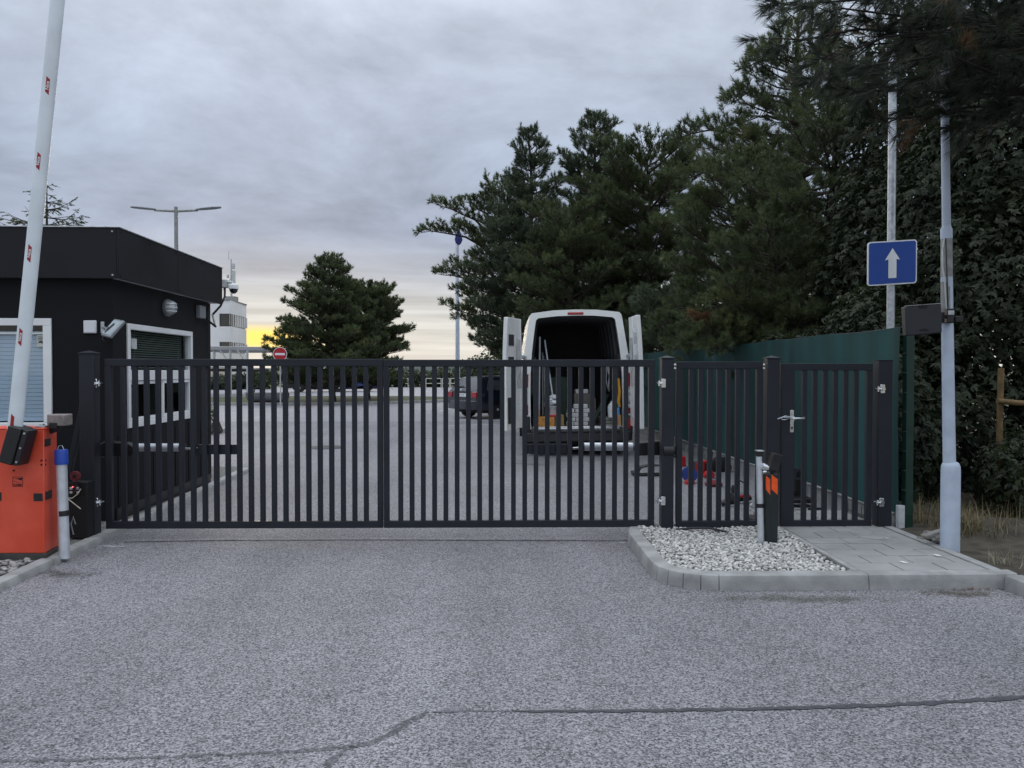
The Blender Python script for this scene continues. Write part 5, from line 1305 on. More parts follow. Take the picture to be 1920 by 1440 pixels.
# --- near pine whose boughs hang over the lamp post; its trunk stands beyond the road edge
def near_pine():
    r = np.random.default_rng(51); base = Vector((6.4, 6.3, 0)); root = thing('pine_tree', 'near pine whose long needled boughs hang over the lamp post', 'tree', base)
    tm = MB(); tp = [base + Vector((.05 * math.sin(z * 1.3), .05 * math.cos(z), z)) for z in np.linspace(-.1, 9.5, 12)]
    tm.tube(tp, [.20 - .015 * i for i in range(12)], 14); tm.build('trunk', BARK, root, smooth=True)
    wd = Wood(); P, D, L = [], [], []
    tips = [(1478, 22, 5.6), (1500, 70, 5.7), (1545, 110, 5.5), (1560, 150, 5.9), (1590, 30, 5.4), (1610, 185, 5.7), (1640, 215, 6.0), (1660, 120, 5.3), (1690, 60, 5.6), (1700, 200, 5.8), (1740, 150, 5.4), (1760, 215, 6.0), (1790, 90, 5.4), (1830, 220, 5.8), (1860, 160, 5.5), (1880, 60, 5.3), (1900, 215, 5.9), (1620, -30, 5.6), (1720, -20, 5.4), (1540, -20, 5.8), (1800, -10, 5.5), (1905, 120, 5.6), (1850, -40, 5.8), (1600, 90, 6.2), (1770, 40, 6.1), (1660, 160, 6.3), (1820, 130, 6.2), (1570, 60, 6.1)]
    for (px, py, Y) in tips:
        tip = at(px, py, Y); z0 = min(8.8, tip.z + r.uniform(.0, .8)); p0 = base + Vector((0, 0, z0)); Lb = (tip - p0).length
        mid = p0.lerp(tip, .5) + Vector((0, r.normal(0, .25), r.uniform(.0, .5)))
        pts = [((1 - t) ** 2) * p0 + 2 * t * (1 - t) * mid + t * t * tip for t in np.linspace(0, 1, 9)]
        pts = [Vector(q) + Vector(r.normal(0, .03, 3)) for q in pts]
        wd.limb(pts, .024, .006, 6)
        nt = int(Lb * 4.0)
        for i in range(nt):
            t = .30 + .70 * (i + r.uniform(0, 1)) / nt; p, d = along(pts, min(t, .999)); sd = 1 if i % 2 else -1
            perp = d.cross(Vector((0, 0, 1))).normalized(); tl = r.uniform(.18, .55) * (1.15 - t * .6)
            dd = (d * .8 + perp * sd * r.uniform(.4, 1.0) + Vector((0, 0, r.uniform(-.55, .45)))).normalized(); q = p + dd * tl
            wd.limb([p, p.lerp(q, .5) + Vector(r.normal(0, .015, 3)), q], .007, .0035, 4)
            for j in range(max(2, int(tl / .13))):
                pj = p.lerp(q, (j + 1) / max(2, int(tl / .13))); dj = (dd + Vector(r.normal(0, .4, 3))).normalized()
                P.append(pj[:]); D.append(dj[:]); L.append(.16 * r.uniform(.7, 1.3))
        for _ in range(3): P.append(pts[-1][:]); D.append(((pts[-1] - pts[-2]).normalized() + Vector(r.normal(0, .3, 3)))[:]); L.append(.2)
    wd.mb.build('branches', mat('dark_twig_bark', (.018, .015, .013), .95, 0, .3, 9), root, smooth=True, normals=False)
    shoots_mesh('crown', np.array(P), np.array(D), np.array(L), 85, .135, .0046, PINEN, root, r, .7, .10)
    root['_shoots'] = len(P)
near_pine()
# --- spruce top behind the guard house
def spruce():
    r = np.random.default_rng(61); Y = 24; top = at(86, 340, Y); base = Vector((top.x, Y, 0)); root = thing('spruce_tree', 'thin half-bare spruce rising behind the guard house roof', 'tree', base)
    H = top.z; tm = MB(); tm.tube([base, base + Vector((0, 0, H * .6)), base + Vector((.03, 0, H))], [.16, .07, .008], 8); tm.build('trunk', BARKG, root, smooth=True)
    wd = Wood(); P, D, L = [], [], []; z = 2.0
    while z < H - .08:
        rel = z / H; R = min(2.2, max(.15, (H - z) * 1.35))
        for i in range(5):
            az = r.uniform(0, 6.28); Lb = R * r.uniform(.5, 1.1); pts = curve(base + Vector((0, 0, z)), az, Lb, -.05, .45, r, 5, .04); wd.limb(pts, .012 + .006 * Lb, .004, 4)
            thin = z > H - 1.5
            for j in range(int(Lb * (9 if not thin else 7)) + 1):
                t = r.uniform(.15, 1); p, d = along(pts, t); dd = (d + Vector((r.normal(0, .5), r.normal(0, .5), -.55))).normalized()
                wd.limb([p, p + dd * .13], .005, .003, 3)
                if not thin or r.random() < .8: P.append(p[:]); D.append(dd[:]); L.append(.2)
        z += .24
    wd.mb.build('branches', BARKG, root, normals=False)
    shoots_mesh('crown', np.array(P), np.array(D), np.array(L), 24, .07, .018, PINE, root, r, .8)
spruce()

# ================================================================== BROADLEAF THICKET (creeper) AND SHRUBS
CREEP = needles('creeper_leaves', (.018, .026, .014), (.045, .060, .030), (.080, .095, .050), scale=2.2)
CREEPG = needles('shrub_leaves', (.020, .032, .012), (.045, .065, .025), (.065, .085, .035), scale=1.4)
def leaves(name, P, Nn, size, m, parent, r, fold=.25, asp=.5, fingers=1):
    """leaf blades: two folded triangles pairs each; P (n,3) Nn (n,3) facing"""
    n = len(P); Nn = nrmv(Nn)
    tdir = nrmv(np.cross(Nn, r.normal(0, 1, (n, 3)))); tdir = nrmv(tdir + np.array([0, 0, -.5]))
    if fingers > 1:
        Ps, Ts, Ns = [], [], []
        for k in range(fingers):
            a = (k - (fingers - 1) / 2) * .75
            sdv = np.cross(Nn, tdir); Ts.append(nrmv(tdir * math.cos(a) + sdv * math.sin(a))); Ps.append(P); Ns.append(Nn)
        P, tdir, Nn = np.concatenate(Ps), np.concatenate(Ts), np.concatenate(Ns); n = len(P)
    sd = nrmv(np.cross(tdir, Nn)); s = size * r.uniform(.6, 1.25, (n, 1))
    up = nrmv(np.cross(sd, tdir))
    a = P; b = P + tdir * s
    mid = P + tdir * s * .45
    l = mid + sd * s * asp * .5 + up * s * fold * .4; q = mid - sd * s * asp * .5 + up * s * fold * .4
    V = np.stack([a, l, b, q], 1).reshape(-1, 3); o = np.arange(n)[:, None] * 4
    T = np.concatenate([o + [[0, 1, 2]], o + [[0, 2, 3]]], 1).reshape(-1, 3)
    return mesh_np(name, V, T, m, parent)
def thicket(label, base, blobs, n, size, seed, m=CREEP, name='creeper_thicket', cat='creeper', stems=9, fingers=3, asp=.42, group=None, bark=BARKG):
    """blobs: (centre, (rx,ry,rz)); leaves on lumpy shells and through the volume"""
    r = np.random.default_rng(seed); base = Vector(base); root = thing(name, label, cat, base, group=group)
    mb = MB()
    for i in range(stems):
        c, s = blobs[i % len(blobs)]; c = Vector(c); e = c + Vector((r.normal(0, s[0] * .4), r.normal(0, s[1] * .4), r.uniform(0, s[2] * .8)))
        p0 = Vector((c.x * .5 + base.x * .5 + r.normal(0, .2), c.y * .5 + base.y * .5 + r.normal(0, .2), base.z - .05))
        mb.tube([p0, p0.lerp(e, .5) + Vector(r.normal(0, .15, 3)), e], [.05, .03, .008], 6)
    mb.build('stems', bark, root, smooth=True, normals=False)
    wts = np.array([s[0] * s[1] + s[0] * s[2] + s[1] * s[2] for _, s in blobs]); wts = wts / wts.sum(); Ps, Ns = [], []
    for (c, s), w in zip(blobs, wts):
        k = int(n * w); u = nrmv(r.normal(0, 1, (k, 3)))
        lump = 1 + .10 * np.sin(u[:, 0] * 7 + seed) * np.cos(u[:, 2] * 6 + seed) + .08 * np.sin(u[:, 1] * 13 + u[:, 2] * 9)
        rr_ = lump * np.where(r.random(k) < .55, r.uniform(.90, 1.06, k), r.uniform(.25, .95, k) ** .6)
        Ps.append(np.array(c) + u * rr_[:, None] * np.array(s)); Ns.append(u + r.normal(0, .45, (k, 3)) + np.array([0, 0, .5]))
    P, Nn = np.concatenate(Ps), np.concatenate(Ns); keep = P[:, 2] > base.z + .02
    leaves('foliage', P[keep], Nn[keep], size, m, root, r, fingers=fingers, asp=asp)
    return root
thicket('dense dark creeper climbing behind the one-way sign', (6.2, 11.2, 0.05), [((5.8, 11.0, 1.4), (1.2, 1.0, 1.6)), ((6.3, 11.4, 3.4), (1.5, 1.1, 1.6)), ((6.7, 11.8, 5.4), (1.5, 1.2, 1.5)), ((5.9, 12.2, 2.6), (.9, 1.0, 1.9))], 22000, .086, 71)
thicket('dense dark creeper wall behind the lamp post', (6.6, 9.6, 0.05), [((5.7, 9.7, 1.1), (1.0, .9, 1.3)), ((6.5, 9.6, 2.6), (1.3, 1.0, 1.4)), ((7.0, 9.9, 4.4), (1.5, 1.1, 1.5)), ((6.4, 10.4, 3.6), (1.2, .9, 1.6))], 23000, .084, 72)
thicket('creeper hanging in tiers beside the wooden stakes', (8.0, 9.2, 0.05), [((7.6, 9.2, 1.2), (1.2, 1.0, 1.4)), ((8.1, 9.3, 3.2), (1.4, 1.0, 1.5)), ((8.2, 9.8, 5.4), (1.6, 1.2, 1.8)), ((6.6, 10.6, 6.4), (1.4, 1.2, 1.5))], 21000, .084, 73)
thicket('low dark shrub on the bank beside the wooden stake', (6.3, 8.0, 0.08), [((5.75, 8.2, .45), (.55, .5, .5)), ((6.5, 7.9, .55), (.6, .5, .55))], 5000, .07, 74, name='shrub', cat='shrub', stems=6)
thicket('young green leafed shrub on the bank at the road edge', (5.35, 7.35, 0.1), [((5.35, 7.4, .42), (.28, .26, .36))], 260, .085, 75, m=CREEPG, name='shrub', cat='shrub', stems=5, fingers=1, asp=.7)
thicket('tangled dark undergrowth along the foot of the screen fence post', (4.7, 8.9, 0.05), [((4.65, 9.2, .8), (.5, .8, 1.0)), ((4.8, 9.9, 1.5), (.6, .8, 1.2))], 9000, .08, 76, name='shrub', cat='shrub', stems=8)
thicket('leafy undergrowth topping the screen fence near the sign', (4.5, 10.8, 0.05), [((4.35, 10.4, 1.75), (.35, .8, .45)), ((4.2, 12.0, 1.8), (.35, .8, .4))], 2600, .07, 77, name='shrub', cat='shrub', stems=6)
# --- hedge shrubs far behind the yard, one by one
for i, (px, Y, w, top_, lab) in enumerate(((418, 64, 2.2, 706, 'dark clipped hedge shrub under the canopy roof'), (452, 66, 2.4, 700, 'round hedge shrub next to the canopy post'), (488, 66, 2.6, 692, 'taller hedge shrub behind the concrete planter'), (560, 70, 3.0, 696, 'hedge shrub behind the dark off-roader'), (655, 72, 3.2, 694, 'hedge shrub behind the blue car'), (712, 74, 2.8, 700, 'low hedge shrub at the rail corner'),
        (760, 76, 3.0, 688, 'bright green hedge shrub behind the white rails'), (800, 78, 2.8, 694, 'loose hedge shrub with sky gaps behind the rails'), (838, 76, 3.2, 686, 'dense hedge shrub left of the flagpole foot'), (884, 74, 3.2, 672, 'tall hedge shrub between flagpole and estate car'), (918, 70, 3.0, 655, 'tallest hedge shrub behind the estate car'), (950, 66, 3.0, 662, 'dark hedge shrub beyond the white van door'))):
    c = at(px, 720, Y); h = max(1.2, at(px, top_, Y).z)
    thicket(lab, (c.x, Y, 0), [((c.x, Y, h * .5), (w * .55, w * .5, h * .52)), ((c.x + .4 * w * (1 if i % 2 else -1), Y + .3, h * .36), (w * .45, w * .45, h * .38))], 1500, .26, 80 + i, m=CREEPG if i % 3 else CREEP, name='hedge_shrub', cat='shrub', stems=4, fingers=1, asp=.75, group='hedge behind the yard')
# fresh plant in the round kerbed bed past the guard house
thicket('small bright green plant in the kerbed bed past the guard house', (on(396, 806, .1).x, on(396, 806, .1).y, .08), [((on(396, 806, .1).x - .1, on(396, 806, .1).y, .40), (.22, .22, .36))], 340, .09, 99, m=needles('young_plant', (.06, .10, .02), (.13, .19, .05)), name='plant', cat='plant', stems=5, fingers=1, asp=.4)
# ================================================================== WHITE VAN, REAR DOORS OPEN (local: origin under the rear sill, +y forward)
VX = at(1083, 800, 14.5).x
van = thing('cargo_van', 'white high roof cargo van parked with its rear doors open', 'van', (VX, 14.5, 0), rad(-.4), local=True)
van.rotation_euler = (0, rad(-.9), rad(-.4))
OUT = [(1.0, .46), (1.035, .62), (1.035, 1.15), (1.02, 1.55), (.98, 1.95), (.925, 2.30), (.885, 2.56), (.865, 2.66), (.825, 2.705), (.40, 2.755), (0, 2.765)]
INN = [(.865, .52), (.875, .62), (.875, 1.15), (.865, 1.55), (.835, 1.95), (.79, 2.30), (.76, 2.50), (.745, 2.575), (.70, 2.61), (.35, 2.645), (0, 2.65)]
def ring(pr, y, zs=1.0, zt=2.765, xs=1.0):
    def f(x, z):
        z2 = z if z < 1.1 else 1.1 + (z - 1.1) * (zt - 1.1) / (2.765 - 1.1)
        return (x * xs, y, z2 * zs)
    return [f(x, z) for x, z in pr] + [f(-x, z) for x, z in pr[:-1][::-1]]
m = MB()
st_ = [(0.0, 2.765, 1), (.25, 2.765, 1.0), (1.6, 2.765, 1.0), (3.3, 2.75, 1.0), (3.75, 2.60, .995), (4.2, 2.15, .985), (4.75, 1.50, .96), (5.25, 1.25, .92), (5.5, 1.12, .80)]
m.loft([ring(OUT, y, 1, zt, xs) for y, zt, xs in st_], closed=False)
n = len(OUT) * 2 - 1
m.add([*ring(OUT, 5.5, 1, 1.12, .80)], [tuple(range(n))])
body = m.build('body_shell', WHITEP, van, smooth=True)
m = MB(); m.loft([ring(OUT, 0), ring(INN, 0.0), ring(INN, .10)], closed=False); m.build('rear_frame', WHITEP, van, smooth=True)
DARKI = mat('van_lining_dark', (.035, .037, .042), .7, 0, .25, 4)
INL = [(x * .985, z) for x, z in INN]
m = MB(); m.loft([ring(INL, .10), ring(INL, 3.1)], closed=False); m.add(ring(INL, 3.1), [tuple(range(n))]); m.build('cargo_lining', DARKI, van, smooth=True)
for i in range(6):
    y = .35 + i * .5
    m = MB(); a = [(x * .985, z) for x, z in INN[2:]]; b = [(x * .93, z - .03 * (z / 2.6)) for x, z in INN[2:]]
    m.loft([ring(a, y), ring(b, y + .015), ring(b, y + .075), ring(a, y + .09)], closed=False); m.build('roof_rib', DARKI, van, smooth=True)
for j, z in enumerate((1.25, 1.85)):
    x = float(np.interp(z, [p[1] for p in INL[:9]], [p[0] for p in INL[:9]]))
    for sg in (-1, 1):
        m = MB(); m.box(sg * x - .03, sg * x + .03, .15, 3.0, z - .05, z + .05); m.build('lining_rail', DARKI, van, bevel=.008)
m = MB(); m.box(-.87, .87, .0, 3.08, .46, .535); m.build('load_floor', mat('load_floor_ply', (.13, .115, .095), .75, 0, .3, 6), van)
m = MB(); m.box(-.84, .84, -.035, .03, .5355, .56); m.box(-.82, .80, -.05, -.036, .500, .535); m.build('sill_strip', CHROME, van, bevel=.006)
GREYB = mat('grey_bumper', (.028, .029, .031), .6, 0, .15, 6)
m = MB(); m.prism([(-1.03, .10), (-1.045, .0), (-.99, -.11), (-.80, -.14), (.80, -.14), (.99, -.11), (1.045, .0), (1.03, .10)], (0, 0, .28), (1, 0, 0), (0, 1, 0), (0, 0, .175)); m.build('bumper', GREYB, van, bevel=.02, seg=3)
m = MB(); m.box(-.80, .80, -.155, .0, .4555, .497); m.build('bumper_step', GREYB, van, bevel=.01)
for s in (-1, 1):
    m = MB(); m.prism([(0, .0), (s * .16, .0), (s * .165, .25), (s * .10, .36), (0, .36)], (s * .885, -.05, .40), (1, 0, 0), (0, 0, 1), (0, .12, 0)); m.build('bumper_corner', GREYB, van, bevel=.012)
    # lamp cluster
    z0 = .78
    for nm, a, b, mm in (('brake_light', 1.30, 1.56, REDL), ('indicator_light', .99, 1.295, CLEARL), ('tail_light', .79, .985, REDL)):
        xo = [float(np.interp(z, [.62, 1.15, 1.55, 1.95], [1.035, 1.035, 1.02, .98])) for z in (a, b)]
        m = MB(); m.add([(s * (xo[0] - .115), -.025, a), (s * (xo[0] - .01), -.012, a), (s * (xo[0] + .006), .06, a), (s * (xo[1] - .115), -.025, b), (s * (xo[1] - .01), -.012, b), (s * (xo[1] + .006), .06, b), (s * (xo[0] - .115), .05, a), (s * (xo[1] - .115), .05, b)],
                        [(0, 1, 4, 3), (1, 2, 5, 4), (0, 3, 7, 6), (3, 4, 5, 7), (0, 6, 2, 1), (2, 6, 7, 5)]); lt = m.build(nm, mm, van, bevel=.008)
        if nm == 'indicator_light':
            for zz in (1.07, 1.21):
                m = MB(); m.lathe((s * (xo[0] - .06), -.028, zz), [(.042, -.006), (.045, 0), (.03, .004)], 14, 'y'); m.build('reflector_bowl', CHROME, lt, smooth=True)
    m = MB(); m.box(s * .955 - .05, s * .955 + .05, -.06, -.05, .50, .70); m.build('bumper_reflector', REDL if s > 0 else GREYB, van, bevel=.006)
    for yw in (.95, 4.5):
        wy = yw
        m = MB(); m.lathe((s * .90, wy, .335), [(.20, -.11), (.32, -.11), (.335, -.08), (.335, .08), (.32, .11), (.20, .11)], 26, 'x'); w = m.build('wheel', RUBBER, van, smooth=True)
        m = MB(); m.lathe((s * .90, wy, .335), [(.20, -.10), (.205, .0), (.20, .10), (.10, .112), (.03, .115)] if s > 0 else [(.03, -.115), (.10, -.112), (.20, -.10), (.205, 0), (.20, .10)], 20, 'x'); m.build('rim', GALVD, w, smooth=True)
m = MB(); m.box(-.15, .15, -.012, .02, 2.665, 2.715); m.build('high_brake_light', REDL, van, bevel=.012)
m = MB(); m.box(-.95, .95, .02, 5.0, .22, .455); m.build('underbody', BLACKM, van)
# doors
def door(s, ang, name='rear_door'):
    """hinge at the rear corner; ang = opening angle"""
    hz = [(z, float(np.interp(z, [p[1] for p in OUT[1:8]], [p[0] for p in OUT[1:8]]))) for z in (.60, 1.15, 1.55, 1.95, 2.30, 2.56)]
    hx, hy = s * 1.075, -.03
    d = Vector((-s * math.cos(ang), -math.sin(ang), 0)); nin = Vector((s * math.sin(ang), -math.cos(ang), 0)) * -1   # nin towards the cargo side when shut
    nin = Vector((-s * math.sin(ang), math.cos(ang), 0))
    W_ = .90
    def pt(t, z, o): # t from hinge 0..W
        xin = 1.035 - float(np.interp(z, [q[0] for q in hz], [q[1] for q in hz]))
        return Vector((hx, hy, z)) + d * (t + xin * 1.25 * (1 - t / W_) ) + nin * (o + .0)
    zs = [.56, .7, 1.0, 1.3, 1.6, 1.95, 2.25, 2.45, 2.58]
    m = MB()
    bow = lambda z: -.05 * max(0, (z - 1.5) / 1.1) ** 1.6       # the door leans in towards the roof
    A = []
    for z in zs:
        A.append([pt(.0, z, bow(z) * -1), pt(W_, z, bow(z) * -1), pt(W_, z, bow(z) * -1 + .075), pt(0.02, z, bow(z) * -1 + .075)])
    m.loft(A); dr = m.build(name, WHITEP, van, smooth=True, bevel=.008)
    # recessed inner panels
    for (t0, t1, z0, z1, mm, nm) in ((.50, .80, 2.08, 2.28, DARKI if s < 0 else DWHITE, 'inner_panel'), (.50, .80, 1.70, 1.88, DARKI if s < 0 else DWHITE, 'inner_panel'), (.52, .84, .68, 1.15, GREYB if s < 0 else DWHITE, 'door_liner'), (.10, .34, 1.3, 2.2, DWHITE, 'inner_panel')):
        P4 = [pt(t0, z0, -bow(z0) + .0765), pt(t1, z0, -bow(z0) + .0765), pt(t1, z1, -bow(z1) + .0765), pt(t0, z1, -bow(z1) + .0765)]
        m = MB(); m.add(P4 + [p + nin * .004 for p in P4], [(0, 1, 2, 3), (7, 6, 5, 4), (0, 4, 5, 1), (1, 5, 6, 2), (2, 6, 7, 3), (3, 7, 4, 0)]); m.build(nm, mm, dr)
    for z in (1.88, .93):
        m = MB(); c = pt(0, z, .03); e = Vector((s * .97, -.03, z))
        for k in range(4):
            q = c.lerp(e, k / 3) ; m.cbox(q, (.075, .05, .05 if k % 2 else .075), Euler((0, 0, ang * s)))
        m.build('hinge_link', GALV, dr, bevel=.006)
    return dr
door(-1, rad(111)); door(1, rad(92))
# ---- load (things of their own inside the van); placed in the van's frame
VM = Matrix.Translation(Vector((VX, 14.5, 0))) @ Euler((0, rad(-.9), rad(-.4))).to_matrix().to_4x4()
def vone(name, mm, label, cat, fn, **kw):
    m = MB(VM); fn(m); return one(name, m, mm, label, cat, **kw)
FZ = .536
vone('metal_tube', ALU, 'tallest bright metal tube leaning inside the van', 'tube', lambda m: m.tube([(-.70, .45, FZ + .1), (-.655, .55, 2.28)], .020, 10), smooth=True)
vone('metal_tube', ALU, 'slanting bright metal tube leaning inside the van', 'tube', lambda m: m.tube([(-.42, .40, FZ + .5), (-.56, .55, 2.22)], .018, 10), smooth=True)
for i, (a, b, lab) in enumerate(((-.62, -.60, 'dull grey tube beside the tallest bright tube'), (-.55, -.58, 'short dull tube between the two bright tubes'), (-.76, -.75, 'dull grey tube against the van side lining'))):
    vone('metal_tube', GALVD, lab, 'tube', lambda m: m.tube([(a, .6, FZ), (b, .75, 1.98 - .05 * i)], .016, 8), smooth=True)
def cart(name, x0, x1, y0, y1, z0, z1, mm, label, cat, bev=.008):
    return vone(name, mm, label, cat, lambda m: m.box(x0, x1, y0, y1, z0, z1), bevel=bev)
cart('cardboard_box', -.79, -.42, .10, .45, FZ, FZ + .20, mat('printed_carton', (.50, .24, .06), .8, 0, .35, 14), 'patterned yellow carton just inside the van sill', 'box')
cart('tray', -.56, -.38, .10, .40, FZ + .2005, FZ + .24, RED, 'flat red tray on the yellow carton', 'tray')
def bucket(m): m.lathe((-.47, .27, FZ + .24), [(.10, 0), (.125, .15), (.135, .16), (.12, .165), (.02, .166)], 18)
vone('bucket', DWHITE, 'white bucket on the red tray in the van', 'bucket', bucket, smooth=True)
def bag(m):
    rr_ = random.Random(4)
    for k in range(6):
        c = Vector((-.47 + rr_.uniform(-.06, .06), .27, FZ + .43 + k * .03)); m.lathe(c, [(.06, -.03), (.11 - k * .008, 0), (.05, .035)], 9, 'z', Euler((rr_.uniform(-.4, .4), rr_.uniform(-.4, .4), 0)).to_matrix())
vone('cable_bundle', mat('white_cable', (.62, .65, .67), .5), 'coil of white cable heaped in the bucket', 'cable', bag, smooth=True)
cart('cardboard_box', -.40, -.22, .35, .65, FZ, FZ + .22, CARD, 'plain brown carton beside the yellow one', 'box')
vone('drill', mat('drill_brass', (.32, .20, .10), .4, .4), 'copper coloured drill bit holder standing by the carton', 'drill bits', lambda m: m.tube([(-.76, .16, FZ + .20), (-.74, .16, FZ + .38)], [.05, .03], 9), smooth=True)
PALE = mat('pale_block_wrap', (.52, .53, .53), .7, 0, .12, 9)
kk = 0
LB = ['bottom', 'second', 'third', 'fourth', 'fifth', 'sixth']
for row in range(5):
    for col in range(3):
        if row == 4 and col == 0: continue
        x = -.17 + col * .145 + (.03 if row % 2 else 0) + random.uniform(-.01, .01)
        b = MB(VM); b.box(x, x + .135, .40, .62, FZ + row * .085, FZ + row * .085 + .080)
        one('pale_block', b, PALE, '%s row pale wrapped block, %s in the van stack' % (LB[row], ('outermost by the brown carton', 'middle', 'nearest the black post')[col]), 'block', 'stack of pale blocks', bevel=.010)
cart('storage_case', .02, .32, .75, 1.1, FZ, FZ + .62, mat('drab_case', (.12, .115, .10), .7), 'drab upright case behind the pale blocks', 'case')
cart('storage_case', .05, .30, .76, 1.08, FZ + .621, FZ + .70, DWHITE, 'flat pale case on top of the drab case', 'case')
cart('cardboard_box', .34, .44, .7, 1.0, FZ, FZ + .52, mat('old_card', (.20, .13, .08), .85, 0, .2, 9), 'narrow worn carton standing beside the drab case', 'box')
cart('green_crate', -.46, -.10, 1.0, 1.5, FZ, FZ + .95, mat('crate_green', (.02, .05, .03), .6, 0, .2, 8), 'dark green crate tower behind the white bucket', 'crate', .015)
vone('diagonal_beam', mat('dark_green_beam', (.02, .035, .030), .5), 'dark green metal beam lying diagonally in the van', 'beam', lambda m: m.bar((.30, .25, FZ + .04), (.70, .75, 1.12), .09, .06), bevel=.004)
for i in range(3):
    cart('plank', .50, .78, .22 + i * .01, .9, FZ + i * .055, FZ + i * .055 + .045, mat('grey_plank', (.22, .21, .19), .8, 0, .2, 9), ('bottom', 'middle', 'top')[i] + ' grey plank in the pile under the diagonal beam', 'plank', .003)
def jug(m): m.lathe((.70, .22, FZ + .17), [(.085, 0), (.09, .20), (.06, .26), (.035, .28), (.035, .31)], 16)
vone('plastic_canister', mat('translucent_white', (.60, .63, .65), .4), 'white plastic canister standing on the grey planks', 'canister', jug, smooth=True)
cart('cardboard_box', .79, .855, .12, .30, FZ, FZ + .22, mat('tan_carton', (.42, .25, .11), .8), 'small tan carton at the van door edge', 'box')
vone('spray_bottle', mat('label_blue', (.10, .32, .62), .5), 'blue labelled bottle on the small tan carton', 'bottle', lambda m: m.lathe((.815, .2, FZ + .22), [(.03, 0), (.032, .1), (.03, .12), (.012, .14), (.012, .19)], 12), smooth=True)
vone('rope_coil', mat('yellow_rope', (.60, .30, .02), .6), 'yellow straps hanging by the van door edge', 'strap', lambda m: (m.tube([(.82, .16, 1.45), (.835, .14, 1.2), (.815, .16, 1.0), (.84, .14, .9)], [.02, .03, .035, .015], 8)), smooth=True)
vone('wire_coil', mat('pale_twine', (.40, .42, .42), .7), 'pale loops of wire hanging from the van side lining', 'wire', lambda m: [m.tube([(.60 + .02 * k, .3, 1.72), (.57 + .015 * k, .3, 1.5 - .02 * k), (.63 + .01 * k, .3, 1.25 - .03 * k), (.66, .3, 1.5), (.62 + .02 * k, .3, 1.72)], .006, 5) for k in range(3)], smooth=True)

